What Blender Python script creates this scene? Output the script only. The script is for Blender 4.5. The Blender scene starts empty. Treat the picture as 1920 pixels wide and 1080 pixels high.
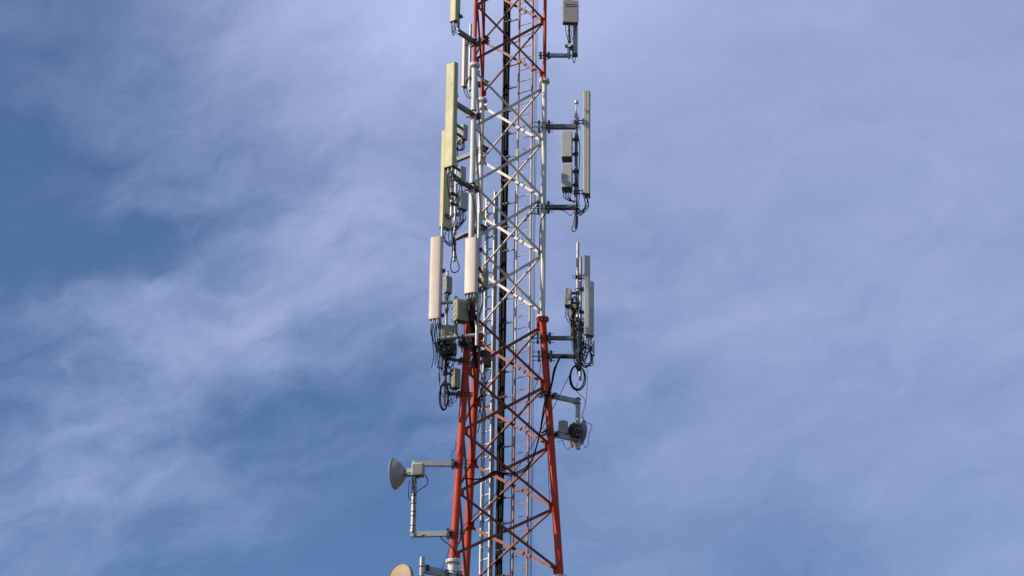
import bpy, math, random
from mathutils import Vector, Matrix
random.seed(7)
R = math.radians
scene = bpy.context.scene
col = scene.collection

# ------------------------------------------------------------------ camera
F_PX, PITCH, ROLL, CAM_X, CAM_D, CAM_Z = 5198.0, R(23.052), R(0.761), 0.335, 57.638, 1.7
cam_d = bpy.data.cameras.new('camera'); cam = bpy.data.objects.new('camera', cam_d); col.objects.link(cam)
cam_d.sensor_width = 36.0; cam_d.lens = 36.0 * F_PX / 1920.0
cam_d.clip_start = 0.5; cam_d.clip_end = 9000
C_FWD = Vector((0, math.cos(PITCH), math.sin(PITCH)))
C_UP0 = Vector((0, -math.sin(PITCH), math.cos(PITCH)))
C_R0 = Vector((1, 0, 0))
cr, sr = math.cos(ROLL), math.sin(ROLL)
C_R = C_R0 * cr + C_UP0 * sr
C_UP = C_R0 * -sr + C_UP0 * cr
C_POS = Vector((CAM_X, -CAM_D, CAM_Z))
cam.matrix_world = Matrix(((C_R.x, C_UP.x, -C_FWD.x, C_POS.x), (C_R.y, C_UP.y, -C_FWD.y, C_POS.y), (C_R.z, C_UP.z, -C_FWD.z, C_POS.z), (0, 0, 0, 1)))
scene.camera = cam
scene.render.resolution_x, scene.render.resolution_y = 1024, 576

# ------------------------------------------------------------------ sun, sky, exposure
SUN_AZ, SUN_EL = R(-109), R(30)          # azimuth from +Y (view direction), clockwise seen from above
sun_dir = Vector((math.sin(SUN_AZ) * math.cos(SUN_EL), math.cos(SUN_AZ) * math.cos(SUN_EL), math.sin(SUN_EL)))
sl = bpy.data.lights.new('sun', 'SUN'); sl.energy = 5.0; sl.angle = R(0.6); sl.color = (1.0, 0.87, 0.70)
so = bpy.data.objects.new('sun', sl); col.objects.link(so)
so.rotation_euler = (-sun_dir).to_track_quat('-Z', 'Y').to_euler()
vs = scene.view_settings
vs.view_transform = 'Standard'; vs.look = 'None'; vs.exposure = 0.0; vs.gamma = 1.0; vs.use_curve_mapping = False
scene.render.engine = 'CYCLES'

world = bpy.data.worlds.new('World'); scene.world = world; world.use_nodes = True
wt = world.node_tree; wt.nodes.clear()
def WN(t, **k):
    n = wt.nodes.new(t)
    for a, b in k.items(): setattr(n, a, b)
    return n
def wl(a, b): wt.links.new(a, b)
def wmath(op, a, b=None, c=None, clamp=False):
    n = WN('ShaderNodeMath', operation=op); n.use_clamp = clamp
    for i, v in enumerate((a, b, c)):
        if v is None: continue
        if isinstance(v, (int, float)): n.inputs[i].default_value = v
        else: wl(v, n.inputs[i])
    return n.outputs[0]
def wvec(op, a, b):
    n = WN('ShaderNodeVectorMath', operation=op)
    for i, v in enumerate((a, b)):
        if isinstance(v, (tuple, Vector)): n.inputs[i].default_value = v
        else: wl(v, n.inputs[i])
    return n.outputs['Value'] if op == 'DOT_PRODUCT' else n.outputs['Vector']
sky = WN('ShaderNodeTexSky'); sky.sky_type = 'NISHITA'; sky.sun_disc = False
sky.sun_elevation = SUN_EL; sky.sun_rotation = SUN_AZ; sky.altitude = 300; sky.air_density = 1.0; sky.dust_density = 0.6; sky.ozone_density = 2.0
tc = WN('ShaderNodeTexCoord')
DIR = tc.outputs['Generated']
def wnoise(vec, scale, detail, rough, dist=0.0, off=(0, 0, 0), stretch=None):
    m = WN('ShaderNodeMapping'); m.vector_type = 'TEXTURE'; wl(vec, m.inputs[0]); m.inputs['Location'].default_value = off
    if stretch: m.inputs['Rotation'].default_value = (0, R(stretch[0]), 0); m.inputs['Scale'].default_value = (stretch[1], 1, 1)
    n = WN('ShaderNodeTexNoise'); n.noise_dimensions = '3D'
    wl(m.outputs[0], n.inputs['Vector'])
    n.inputs['Scale'].default_value = scale; n.inputs['Detail'].default_value = detail
    n.inputs['Roughness'].default_value = rough; n.inputs['Distortion'].default_value = dist
    return n
# thin high cloud: a broad veil that thickens to the right, and wisps
def warped(vec, scale, amt, off):
    w_ = wnoise(vec, scale, 3, 0.5, off=off); o_ = wvec('SUBTRACT', w_.outputs['Color'], (0.5, 0.5, 0.5))
    k_ = WN('ShaderNodeVectorMath', operation='SCALE'); wl(o_, k_.inputs[0]); k_.inputs['Scale'].default_value = amt
    return wvec('ADD', vec, k_.outputs['Vector'])
DW = warped(DIR, 14, 0.040, (3.1, 0.4, 7.7))
DW2 = warped(DW, 38, 0.022, (1.7, 2.4, 0.3))
def uv(vec):
    return wmath('MULTIPLY', wvec('DOT_PRODUCT', vec, C_R), F_PX / 1000), wmath('MULTIPLY', wvec('DOT_PRODUCT', vec, C_UP), -F_PX / 1000)
U, V = uv(DW)
# broad cloud cover across this part of the sky (rows top to bottom), fading to an even thin veil beyond it
import numpy as np
GX = [0, 160, 320, 480, 640, 760, 1130, 1300, 1480, 1660, 1840, 1920]; GY = [0, 180, 320, 460, 600, 740, 880, 1020, 1080]
GV = [[.10, .15, .30, .52, .78, 1.0, .88, .72, .66, .62, .57, .55], [.06, .12, .19, .38, .56, .68, .60, .56, .56, .57, .57, .57], [.02, .13, .25, .28, .36, .50, .54, .55, .56, .58, .57, .56],
      [.02, .03, .14, .38, .54, .54, .38, .50, .52, .55, .55, .55], [.06, .20, .32, .40, .34, .28, .42, .46, .46, .54, .56, .54], [.10, .20, .25, .06, .07, .10, .38, .36, .45, .42, .45, .45],
      [.20, .28, .18, .04, .00, .00, .28, .42, .38, .41, .46, .46], [.22, .14, .08, .00, -.03, -.03, .21, .24, .20, .29, .40, .40], [.22, .13, .06, .00, -.04, -.04, .19, .22, .18, .28, .38, .40]]
FEAT = [(600, 470, 200, 35, -10, .16), (235, 600, 70, 100, -25, .10), (480, 625, 230, 50, -12, .14), (300, 412, 190, 36, -6, -.10), (620, 792, 100, 26, 12, .26), (200, 860, 150, 55, 35, .12), (630, 222, 95, 40, -35, .12),
        (1110, 770, 60, 40, -20, .16), (1220, 890, 150, 40, 10, .10), (1350, 800, 130, 24, 15, .12), (660, 705, 120, 40, -8, -.08), (60, 545, 70, 40, 20, .10), (1400, 640, 90, 25, -8, .06), (1250, 700, 130, 30, 8, -.08), (1240, 470, 120, 40, 15, -.08)]
WX, WY, MEAN = 6.0, 5.0, 0.30                       # the whole window is 6 x 5 units of a thousand pixels (about 60 x 50 degrees)
xs = np.linspace(-WX / 2, WX / 2, 121); ys = np.linspace(-WY / 2, WY / 2, 101)
px_, py_ = xs * 1000 + 960, ys * 1000 + 540
rows = np.array([np.interp(px_, GX, r) for r in GV]); grid = np.array([np.interp(py_, GY, rows[:, i]) for i in range(len(px_))]).T
for x_, y_, rx_, ry_, an_, am_ in FEAT:
    c_, s_ = math.cos(R(an_)), math.sin(R(an_)); du_ = px_[None, :] - x_; dv_ = py_[:, None] - y_
    grid += am_ * np.exp(-((du_ * c_ + dv_ * s_) / rx_) ** 2 - ((-du_ * s_ + dv_ * c_) / ry_) ** 2)
def fade(v, h): return np.clip(1 - (np.abs(v) - h) / 1.2, 0, 1) ** 2 * (3 - 2 * np.clip(1 - (np.abs(v) - h) / 1.2, 0, 1))
grid = (grid - MEAN) * fade(xs, 1.05)[None, :] * fade(ys, .65)[:, None]
u_s, s_s, v_s = np.linalg.svd(grid)
def curve(sock, size, vals):
    n = WN('ShaderNodeFloatCurve'); c = n.mapping.curves[0]; m = max(1e-6, np.abs(vals).max())
    n.mapping.use_clip = False
    xx = np.linspace(0, 1, len(vals)); keep = [i for i in range(len(vals)) if i % 2 == 0]
    c.points[0].location = (0, .5 + .5 * vals[0] / m); c.points[-1].location = (1, .5 + .5 * vals[-1] / m)
    for i in keep[1:-1]: c.points.new(xx[i], .5 + .5 * vals[i] / m)
    n.mapping.update()
    wl(wmath('MULTIPLY_ADD', sock, 1.0 / size, 0.5, clamp=True), n.inputs['Value'])
    return wmath('MULTIPLY_ADD', n.outputs[0], 2 * m, -m)
acc = None
for k in range(8):
    t_ = wmath('MULTIPLY', curve(V, WY, u_s[:, k] * s_s[k]), curve(U, WX, v_s[k]))
    acc = t_ if acc is None else wmath('ADD', acc, t_)
acc = wmath('ADD', acc, MEAN)
n1 = wnoise(DW, 10, 6, 0.52, 0.0, off=(0.2, 1.3, 0.6), stretch=(-14, 2.2))
n2 = wnoise(DW2, 60, 9, 0.62, 0.0, off=(5.2, 1.3, 2.6), stretch=(-20, 3.4))
n3 = wnoise(DW2, 26, 8, 0.56, 0.0, off=(2.2, 4.3, 1.6), stretch=(-26, 2.6))
na = wmath('MULTIPLY', wmath('SUBTRACT', n1.outputs['Fac'], 0.5), 0.55)
nb = wmath('MULTIPLY', wmath('SUBTRACT', n2.outputs['Fac'], 0.5), 1.15)
nc = wmath('MULTIPLY', wmath('SUBTRACT', n3.outputs['Fac'], 0.5), 1.25)
# wisps are sharpest where the veil is thin to middling, smoothed out where it is thick
mid = wmath('MULTIPLY', wmath('MULTIPLY_ADD', acc, 1.6, 0.30), wmath('SUBTRACT', 1.25, acc))
mid = wmath('MINIMUM', wmath('MAXIMUM', mid, 0.2), 0.8)
thin = WN('ShaderNodeMapRange'); wl(U, thin.inputs['Value']); thin.inputs['From Min'].default_value = -0.3; thin.inputs['From Max'].default_value = 0.35; thin.inputs['To Min'].default_value = 1.0; thin.inputs['To Max'].default_value = 0.40
soft = WN('ShaderNodeMapRange'); wl(V, soft.inputs['Value']); soft.inputs['From Min'].default_value = -0.5; soft.inputs['From Max'].default_value = 0.1; soft.inputs['To Min'].default_value = 0.5; soft.inputs['To Max'].default_value = 1.0
gain = wmath('MULTIPLY', wmath('MULTIPLY', mid, thin.outputs[0]), soft.outputs[0])
n4 = wnoise(DW2, 34, 7, 0.58, 0.0, off=(7.2, 0.3, 3.6), stretch=(-24, 4.5))
rid = wmath('SUBTRACT', 1.0, wmath('ABSOLUTE', wmath('MULTIPLY_ADD', n4.outputs['Fac'], 5.0, -2.5)))
nd_ = wmath('MULTIPLY', wmath('MAXIMUM', rid, 0.0), 0.12)
dens = wmath('ADD', acc, wmath('MULTIPLY', wmath('ADD', wmath('ADD', wmath('ADD', na, nb), nc), wmath('SUBTRACT', nd_, 0.06)), gain))
dens = wmath('MINIMUM', wmath('SMOOTH_MAX', dens, 0.0, 0.08), 1.0)
skyt = WN('ShaderNodeMix', data_type='RGBA', blend_type='MULTIPLY'); skyt.inputs[0].default_value = 1.0
wl(sky.outputs[0], skyt.inputs[6]); skyt.inputs[7].default_value = (0.70, 0.865, 1.10, 1)
mixc = WN('ShaderNodeMix', data_type='RGBA'); wl(dens, mixc.inputs[0]); wl(skyt.outputs[2], mixc.inputs[6])
mixc.inputs[7].default_value = (4.85, 5.6, 8.6, 1)
bg = WN('ShaderNodeBackground'); wl(mixc.outputs[2], bg.inputs[0]); bg.inputs[1].default_value = 0.1
wo = WN('ShaderNodeOutputWorld'); wl(bg.outputs[0], wo.inputs[0])

# ------------------------------------------------------------------ layout helpers
def at(px, py, Y):
    """point of the place on the vertical plane at depth Y seen in the photograph at (px, py)"""
    d = C_FWD * F_PX + C_R * (px - 960) - C_UP * (py - 540)
    return C_POS + d * ((Y - C_POS.y) / d.y)
def proj(p):
    d = Vector(p) - C_POS
    return 960 + F_PX * d.dot(C_R) / d.dot(C_FWD), 540 - F_PX * d.dot(C_UP) / d.dot(C_FWD)
def zat(py, x, y):
    """height at which the plumb line through (x, y) passes picture row py"""
    lo, hi = 0.0, 60.0
    for _ in range(40):
        m = (lo + hi) / 2
        if proj((x, y, m))[1] > py: lo = m
        else: hi = m
    return (lo + hi) / 2

# ------------------------------------------------------------------ materials
MATS = {}
def mat(name, base, rough=0.55, metal=0.0, alt=None, amt=0.35, scale=6.0, chip=None, chip_lo=0.66, chip_scale=22.0, streak=None, bump=0.0, spec=0.4, dirt=None):
    m = bpy.data.materials.new(name); m.use_nodes = True; nt = m.node_tree
    p = nt.nodes['Principled BSDF']
    p.inputs['Roughness'].default_value = rough; p.inputs['Metallic'].default_value = metal
    p.inputs['Specular IOR Level'].default_value = spec
    t = nt.nodes.new('ShaderNodeTexCoord'); oi = nt.nodes.new('ShaderNodeObjectInfo')
    geo = nt.nodes.new('ShaderNodeNewGeometry')
    def noise(sc, det, rg, stretch=(1, 1, 1)):
        mp = nt.nodes.new('ShaderNodeMapping'); mp.inputs['Scale'].default_value = stretch
        nt.links.new(geo.outputs['Position'], mp.inputs[0])
        n = nt.nodes.new('ShaderNodeTexNoise'); n.inputs['Scale'].default_value = sc; n.inputs['Detail'].default_value = det; n.inputs['Roughness'].default_value = rg
        nt.links.new(mp.outputs[0], n.inputs['Vector']); return n
    def ramp(src, lo, hi):
        r = nt.nodes.new('ShaderNodeMapRange'); r.inputs['From Min'].default_value = lo; r.inputs['From Max'].default_value = hi
        nt.links.new(src, r.inputs['Value']); return r.outputs[0]
    def mix(f, a, b):
        x = nt.nodes.new('ShaderNodeMix'); x.data_type = 'RGBA'
        nt.links.new(f, x.inputs[0]) if not isinstance(f, float) else setattr(x.inputs[0], 'default_value', f)
        for i, c in ((6, a), (7, b)):
            if isinstance(c, tuple): x.inputs[i].default_value = (*c, 1)
            else: nt.links.new(c, x.inputs[i])
        return x.outputs[2]
    def mul(s, k):
        q = nt.nodes.new('ShaderNodeMath'); q.operation = 'MULTIPLY'; nt.links.new(s, q.inputs[0]); q.inputs[1].default_value = k; return q.outputs[0]
    alt = alt or tuple(c * 0.7 for c in base)
    n = noise(scale, 6, 0.6)
    c = mix(mul(ramp(n.outputs['Fac'], 0.35, 0.7), amt), base, alt)
    # each piece a little different
    hv = nt.nodes.new('ShaderNodeHueSaturation'); nt.links.new(c, hv.inputs['Color'])
    vr = nt.nodes.new('ShaderNodeMapRange'); nt.links.new(oi.outputs['Random'], vr.inputs['Value']); vr.inputs['To Min'].default_value = 0.86; vr.inputs['To Max'].default_value = 1.08
    nt.links.new(vr.outputs[0], hv.inputs['Value']); c = hv.outputs[0]
    if streak:
        s = noise(9, 5, 0.65, (3.2, 3.2, 0.35)); c = mix(mul(ramp(s.outputs['Fac'], 0.52, 0.75), 0.6), c, streak)
    if dirt:
        s = noise(3.0, 8, 0.7); c = mix(mul(ramp(s.outputs['Fac'], 0.5, 0.72), 0.55), c, dirt)
    if chip:
        s = noise(chip_scale, 5, 0.7); c = mix(ramp(s.outputs['Fac'], chip_lo, chip_lo + 0.03), c, chip)
    nt.links.new(c, p.inputs['Base Color'])
    rv = nt.nodes.new('ShaderNodeMapRange'); nt.links.new(n.outputs['Fac'], rv.inputs['Value'])
    rv.inputs['To Min'].default_value = max(0.05, rough - 0.12); rv.inputs['To Max'].default_value = min(1, rough + 0.15)
    nt.links.new(rv.outputs[0], p.inputs['Roughness'])
    if bump:
        b = nt.nodes.new('ShaderNodeBump'); b.inputs['Strength'].default_value = bump; b.inputs['Distance'].default_value = 0.01
        bn = noise(35, 4, 0.6); nt.links.new(bn.outputs['Fac'], b.inputs['Height']); nt.links.new(b.outputs[0], p.inputs['Normal'])
    MATS[name] = m; return m
RED = mat('red_paint', (0.47, 0.046, 0.015), 0.5, spec=0.22, alt=(0.38, 0.034, 0.014), amt=0.6, scale=2.5, chip=(0.20, 0.06, 0.04), chip_lo=0.72, streak=(0.36, 0.05, 0.028), bump=0.05)
REDB = mat('faded_red_paint', (0.185, 0.027, 0.014), 0.55, alt=(0.28, 0.072, 0.034), amt=0.75, scale=3.0, chip=(0.38,0.20,0.11), chip_lo=0.66, chip_scale=16, streak=(0.20, 0.05, 0.035))
PINK = mat('chalky_red_paint', (0.29, 0.10, 0.075), 0.6, alt=(0.50, 0.36, 0.30), amt=0.8, scale=4.0, chip=(0.24, 0.09, 0.06), chip_lo=0.62)
WHT = mat('white_paint', (0.73, 0.71, 0.66), 0.45, alt=(0.60, 0.57, 0.51), amt=0.6, scale=3.0, chip=(0.26, 0.16, 0.10), chip_lo=0.70, streak=(0.50, 0.46, 0.40), bump=0.05)
WHTB = mat('worn_white_paint', (0.62, 0.58, 0.52), 0.5, alt=(0.40, 0.31, 0.24), amt=0.7, scale=4.0, chip=(0.25, 0.12, 0.07), chip_lo=0.66, streak=(0.40, 0.30, 0.22))
GALV = mat('galvanised_steel', (0.42, 0.43, 0.42), 0.42, 0.35, alt=(0.27, 0.28, 0.28), amt=0.8, scale=9, dirt=(0.22, 0.21, 0.19))
DKST = mat('dull_grey_steel', (0.16, 0.17, 0.175), 0.5, 0.3, alt=(0.10, 0.105, 0.11), amt=0.7, scale=9, dirt=(0.10, 0.09, 0.08))
BOLT = mat('dark_bolt_steel', (0.055, 0.057, 0.06), 0.5, 0.4, amt=0.4)
ALUM = mat('bright_tray_metal', (0.68, 0.67, 0.64), 0.42, 0.2, alt=(0.45, 0.44, 0.42), amt=0.7, scale=7, dirt=(0.32, 0.29, 0.25))
BLK = mat('black_cable_sheath', (0.006, 0.006, 0.0065), 0.5, alt=(0.011, 0.011, 0.012), amt=0.5, spec=0.14)
CREAM = mat('yellowed_radome', (0.455, 0.43, 0.215), 0.5, alt=(0.40, 0.385, 0.215), amt=0.7, scale=3, streak=(0.34, 0.325, 0.20), bump=0.06)
PINKR = mat('pinkish_radome', (0.64, 0.54, 0.465), 0.5, alt=(0.59, 0.50, 0.43), amt=0.7, scale=3, streak=(0.54, 0.46, 0.395), bump=0.05)
OCHRE = mat('greyed_yellow_radome', (0.43, 0.42, 0.315), 0.5, alt=(0.38, 0.37, 0.285), amt=0.7, scale=3, streak=(0.33, 0.32, 0.23), bump=0.05)
OLIVD = mat('weathered_beige_casing', (0.27, 0.25, 0.155), 0.55, alt=(0.20, 0.19, 0.13), amt=0.7, scale=5, streak=(0.15, 0.14, 0.10))
GREYR = mat('pale_grey_radome', (0.50, 0.48, 0.43), 0.5, alt=(0.42, 0.41, 0.38), amt=0.6, scale=3, streak=(0.36, 0.35, 0.32), bump=0.05)
BOXG = mat('grey_radio_casing', (0.42, 0.42, 0.40), 0.5, alt=(0.34, 0.34, 0.33), amt=0.6, scale=4, streak=(0.27, 0.27, 0.26), bump=0.05)
BOXD = mat('dim_grey_radio_casing', (0.33, 0.315, 0.29), 0.5, alt=(0.24, 0.23, 0.22), amt=0.6, scale=4, streak=(0.20, 0.19, 0.18), bump=0.05)
OLIVE = mat('beige_radio_casing', (0.46, 0.43, 0.27), 0.5, alt=(0.36, 0.34, 0.23), amt=0.6, scale=4, streak=(0.26, 0.24, 0.17), bump=0.05)
DARKP = mat('dark_plastic', (0.05, 0.05, 0.05), 0.5, amt=0.4)
DISHG = mat('grey_dish_paint', (0.36, 0.355, 0.36), 0.45, alt=(0.30, 0.30, 0.305), amt=0.6, scale=3, streak=(0.25, 0.245, 0.24))
TANR = mat('tan_dish_radome', (0.35, 0.245, 0.135), 0.55, alt=(0.36, 0.26, 0.155), amt=0.5, scale=3)
REDM = mat('red_warning_mark', (0.45, 0.05, 0.05), 0.5)
SOIL = mat('dry_grass_and_soil', (0.10, 0.09, 0.055), 0.95, alt=(0.05, 0.06, 0.025), amt=0.9, scale=0.15, dirt=(0.12,0.10,0.07))
CONC = mat('concrete', (0.36, 0.35, 0.33), 0.85, alt=(0.27, 0.26, 0.25), amt=0.7)

# ------------------------------------------------------------------ mesh builder
def frame(d):
    d = Vector(d).normalized()
    a = Vector((0, 0, 1)) if abs(d.z) < 0.9 else Vector((1, 0, 0))
    u = d.cross(a).normalized(); v = d.cross(u).normalized()
    return d, u, v
class MB:
    def __init__(s): s.v = []; s.f = []; s.s = []
    def add(s, vs, fs, smooth=False):
        o = len(s.v); s.v += [Vector(x) for x in vs]
        for f in fs: s.f.append([o + i for i in f]); s.s.append(smooth)
        return s
    def box(s, c, ax, sz):
        """box at c along axes ax=(X,Y,Z) with full sizes sz, edges chamfered"""
        c = Vector(c); X, Y, Z = [Vector(a) for a in ax]; hx, hy, hz = [q / 2 for q in sz]
        b = min(hx, hy, hz) * 0.18
        pr = [(hx, hy - b), (hx - b, hy), (-hx + b, hy), (-hx, hy - b), (-hx, -hy + b), (-hx + b, -hy), (hx - b, -hy), (hx, -hy + b)]
        vs = []
        for z, k in ((-hz, b), (-hz + b, 0), (hz - b, 0), (hz, b)):
            for x, y in pr:
                vs.append(c + X * (x - math.copysign(k, x)) + Y * (y - math.copysign(k, y)) + Z * z)
        fs = [list(range(7, -1, -1)), list(range(24, 32))]
        for r in range(3):
            for i in range(8): fs.append([r * 8 + i, r * 8 + (i + 1) % 8, r * 8 + 8 + (i + 1) % 8, r * 8 + 8 + i])
        return s.add(vs, fs)
    def prism(s, prof, c, X, Y, Z, z0, z1, smooth=False, inset=0.0, taper=0.0):
        """closed outline prof (x, y) swept along Z from z0 to z1; ends rounded by inset"""
        c = Vector(c); X, Y, Z = Vector(X), Vector(Y), Vector(Z); n = len(prof); vs = []
        cx = sum(p[0] for p in prof) / n; cy = sum(p[1] for p in prof) / n
        w = max(abs(p[0] - cx) for p in prof); h = max(abs(p[1] - cy) for p in prof)
        rings = [(z0, 0), (z1, 0)] if not inset else [(z0, inset), (z0 + inset, 0), (z1 - inset, 0), (z1, inset)]
        for z, k in rings:
            for x, y in prof: vs.append(c + X * (cx + (x - cx) * (1 - k / w)) + Y * (cy + (y - cy) * (1 - k / h)) + Z * z)
        m = len(rings)
        s.add(vs, [], smooth); o = len(s.v) - len(vs)
        for r in range(m - 1):
            for i in range(n): s.f.append([o + r * n + i, o + r * n + (i + 1) % n, o + r * n + n + (i + 1) % n, o + r * n + n + i]); s.s.append(smooth)
        s.f.append([o + i for i in range(n - 1, -1, -1)]); s.s.append(False)
        s.f.append([o + (m - 1) * n + i for i in range(n)]); s.s.append(False)
        return s
    def tube(s, p0, p1, r0, r1=None, n=12, caps=True):
        r1 = r0 if r1 is None else r1
        p0, p1 = Vector(p0), Vector(p1); d, u, v = frame(p1 - p0); vs = []
        for p, r in ((p0, r0), (p1, r1)):
            for i in range(n):
                a = 2 * math.pi * i / n; vs.append(p + (u * math.cos(a) + v * math.sin(a)) * r)
        s.add(vs, [[i, (i + 1) % n, n + (i + 1) % n, n + i] for i in range(n)], True)
        if caps:
            o = len(s.v) - 2 * n
            s.f += [[o + i for i in range(n - 1, -1, -1)], [o + n + i for i in range(n)]]; s.s += [False, False]
        return s
    def lathe(s, c, axis, prof, n=28):
        """prof = [(distance along axis, radius)...]"""
        c = Vector(c); d, u, v = frame(axis); vs = []; fs = []
        for z, r in prof:
            for i in range(n):
                a = 2 * math.pi * i / n; vs.append(c + d * z + (u * math.cos(a) + v * math.sin(a)) * max(r, 1e-4))
        for k in range(len(prof) - 1):
            for i in range(n): fs.append([k * n + i, k * n + (i + 1) % n, (k + 1) * n + (i + 1) % n, (k + 1) * n + i])
        return s.add(vs, fs, True)
    def wire(s, pts, r, n=6, sub=5, raw=False):
        pts = [Vector(p) for p in pts]
        if not raw and len(pts) > 2:
            q = []; P = [pts[0] * 2 - pts[1]] + pts + [pts[-1] * 2 - pts[-2]]
            for i in range(1, len(P) - 2):
                for k in range(sub):
                    t = k / sub; a, b, c, d = P[i - 1:i + 3]
                    q.append(0.5 * ((2 * b) + (c - a) * t + (2 * a - 5 * b + 4 * c - d) * t * t + (3 * b - a - 3 * c + d) * t ** 3))
            q.append(pts[-1]); pts = q
        vs = []; fs = []; _, u, v = frame(pts[1] - pts[0])
        for i, p in enumerate(pts):
            d = (pts[min(i + 1, len(pts) - 1)] - pts[max(i - 1, 0)]).normalized()
            u = (u - d * u.dot(d)).normalized(); v = d.cross(u)
            for k in range(n):
                a = 2 * math.pi * k / n; vs.append(p + (u * math.cos(a) + v * math.sin(a)) * r)
        for i in range(len(pts) - 1):
            for k in range(n): fs.append([i * n + k, i * n + (k + 1) % n, (i + 1) * n + (k + 1) % n, (i + 1) * n + k])
        fs_c = [list(range(n - 1, -1, -1)), [(len(pts) - 1) * n + k for k in range(n)]]
        o = len(s.v); s.add(vs, fs, True)
        for f in fs_c: s.f.append([o + i for i in f]); s.s.append(False)
        return s
    def build(s, name, m, parent=None, label=None):
        o0 = parent
        while o0 is not None and o0.parent is not None: o0 = o0.parent
        off = o0.location.copy() if o0 is not None else Vector((0, 0, 0))
        me = bpy.data.meshes.new(name)
        me.from_pydata([tuple(p - off) for p in s.v], [], s.f); me.polygons.foreach_set('use_smooth', s.s)
        import bmesh
        bm = bmesh.new(); bm.from_mesh(me); bmesh.ops.recalc_face_normals(bm, faces=bm.faces)
        for e in bm.edges:
            if any(not f.smooth for f in e.link_faces): e.smooth = False
        bm.to_mesh(me); bm.free()
        me.materials.append(m); me.update()
        ob = bpy.data.objects.new(name, me); col.objects.link(ob)
        if parent is not None: ob.parent = parent
        if label: ob['label'] = label
        return ob
def thing(name, label, cat, loc, group=None):
    o = bpy.data.objects.new(name, None); o.empty_display_size = 0.1; col.objects.link(o)
    o.location = Vector(loc); o['label'] = label; o['category'] = cat
    if group: o['group'] = group
    return o
def tag(o, label, cat, group=None):
    o['label'] = label; o['category'] = cat
    if group: o['group'] = group
    return o
Zu = Vector((0, 0, 1))

# ------------------------------------------------------------------ ground (below the frame)
g = MB(); NG = 24; rr = [0, 4, 12, 40, 120, 400, 1500, 6000]; vs = [(0, 0, 0)]; fs = []
for r in rr[1:]:
    for i in range(NG):
        a = 2 * math.pi * i / NG; h = 0 if r < 60 else 0.012 * r * (math.sin(a * 3 + 1) * 0.4 - 0.5)
        vs.append((r * math.cos(a), r * math.sin(a), h))
for i in range(NG): fs.append([0, 1 + i, 1 + (i + 1) % NG])
for k in range(len(rr) - 2):
    for i in range(NG): fs.append([1 + k * NG + i, 1 + (k + 1) * NG + i, 1 + (k + 1) * NG + (i + 1) % NG, 1 + k * NG + (i + 1) % NG])
gr = g.add(vs, fs, True).build('ground', SOIL); gr['kind'] = 'structure'

# ------------------------------------------------------------------ the tower
PHI = R(-125.256); LEG_A = [PHI - i * 2 * math.pi / 3 for i in range(3)]     # A near left, B far left, C right
LEVELS = [(37.433, 1.786), (31.433, 1.786), (25.433, 1.789), (19.385, 2.539), (13.433, 3.28), (7.433, 4.02), (0.25, 4.91)]
def side(z):
    for (z1, s1), (z0, s0) in zip(LEVELS, LEVELS[1:]):
        if z >= z0 - 1e-6: return s0 + (s1 - s0) * (z - z0) / (z1 - z0)
    return LEVELS[-1][1]
def leg(i, z):
    r = side(z) / math.sqrt(3); return Vector((r * math.cos(LEG_A[i]), r * math.sin(LEG_A[i]), z))
tower = thing('lattice_tower', 'tall three-legged red and white steel lattice mast carrying all the antennas', 'tower', (0, 0, 0))
LEG_R = [0.040, 0.062, 0.083, 0.098, 0.11, 0.125]
SEC_M = [(RED, REDB), (WHT, WHTB), (RED, REDB), (WHT, WHTB), (RED, REDB), (WHT, WHTB)]
GUSS = 0.085
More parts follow.
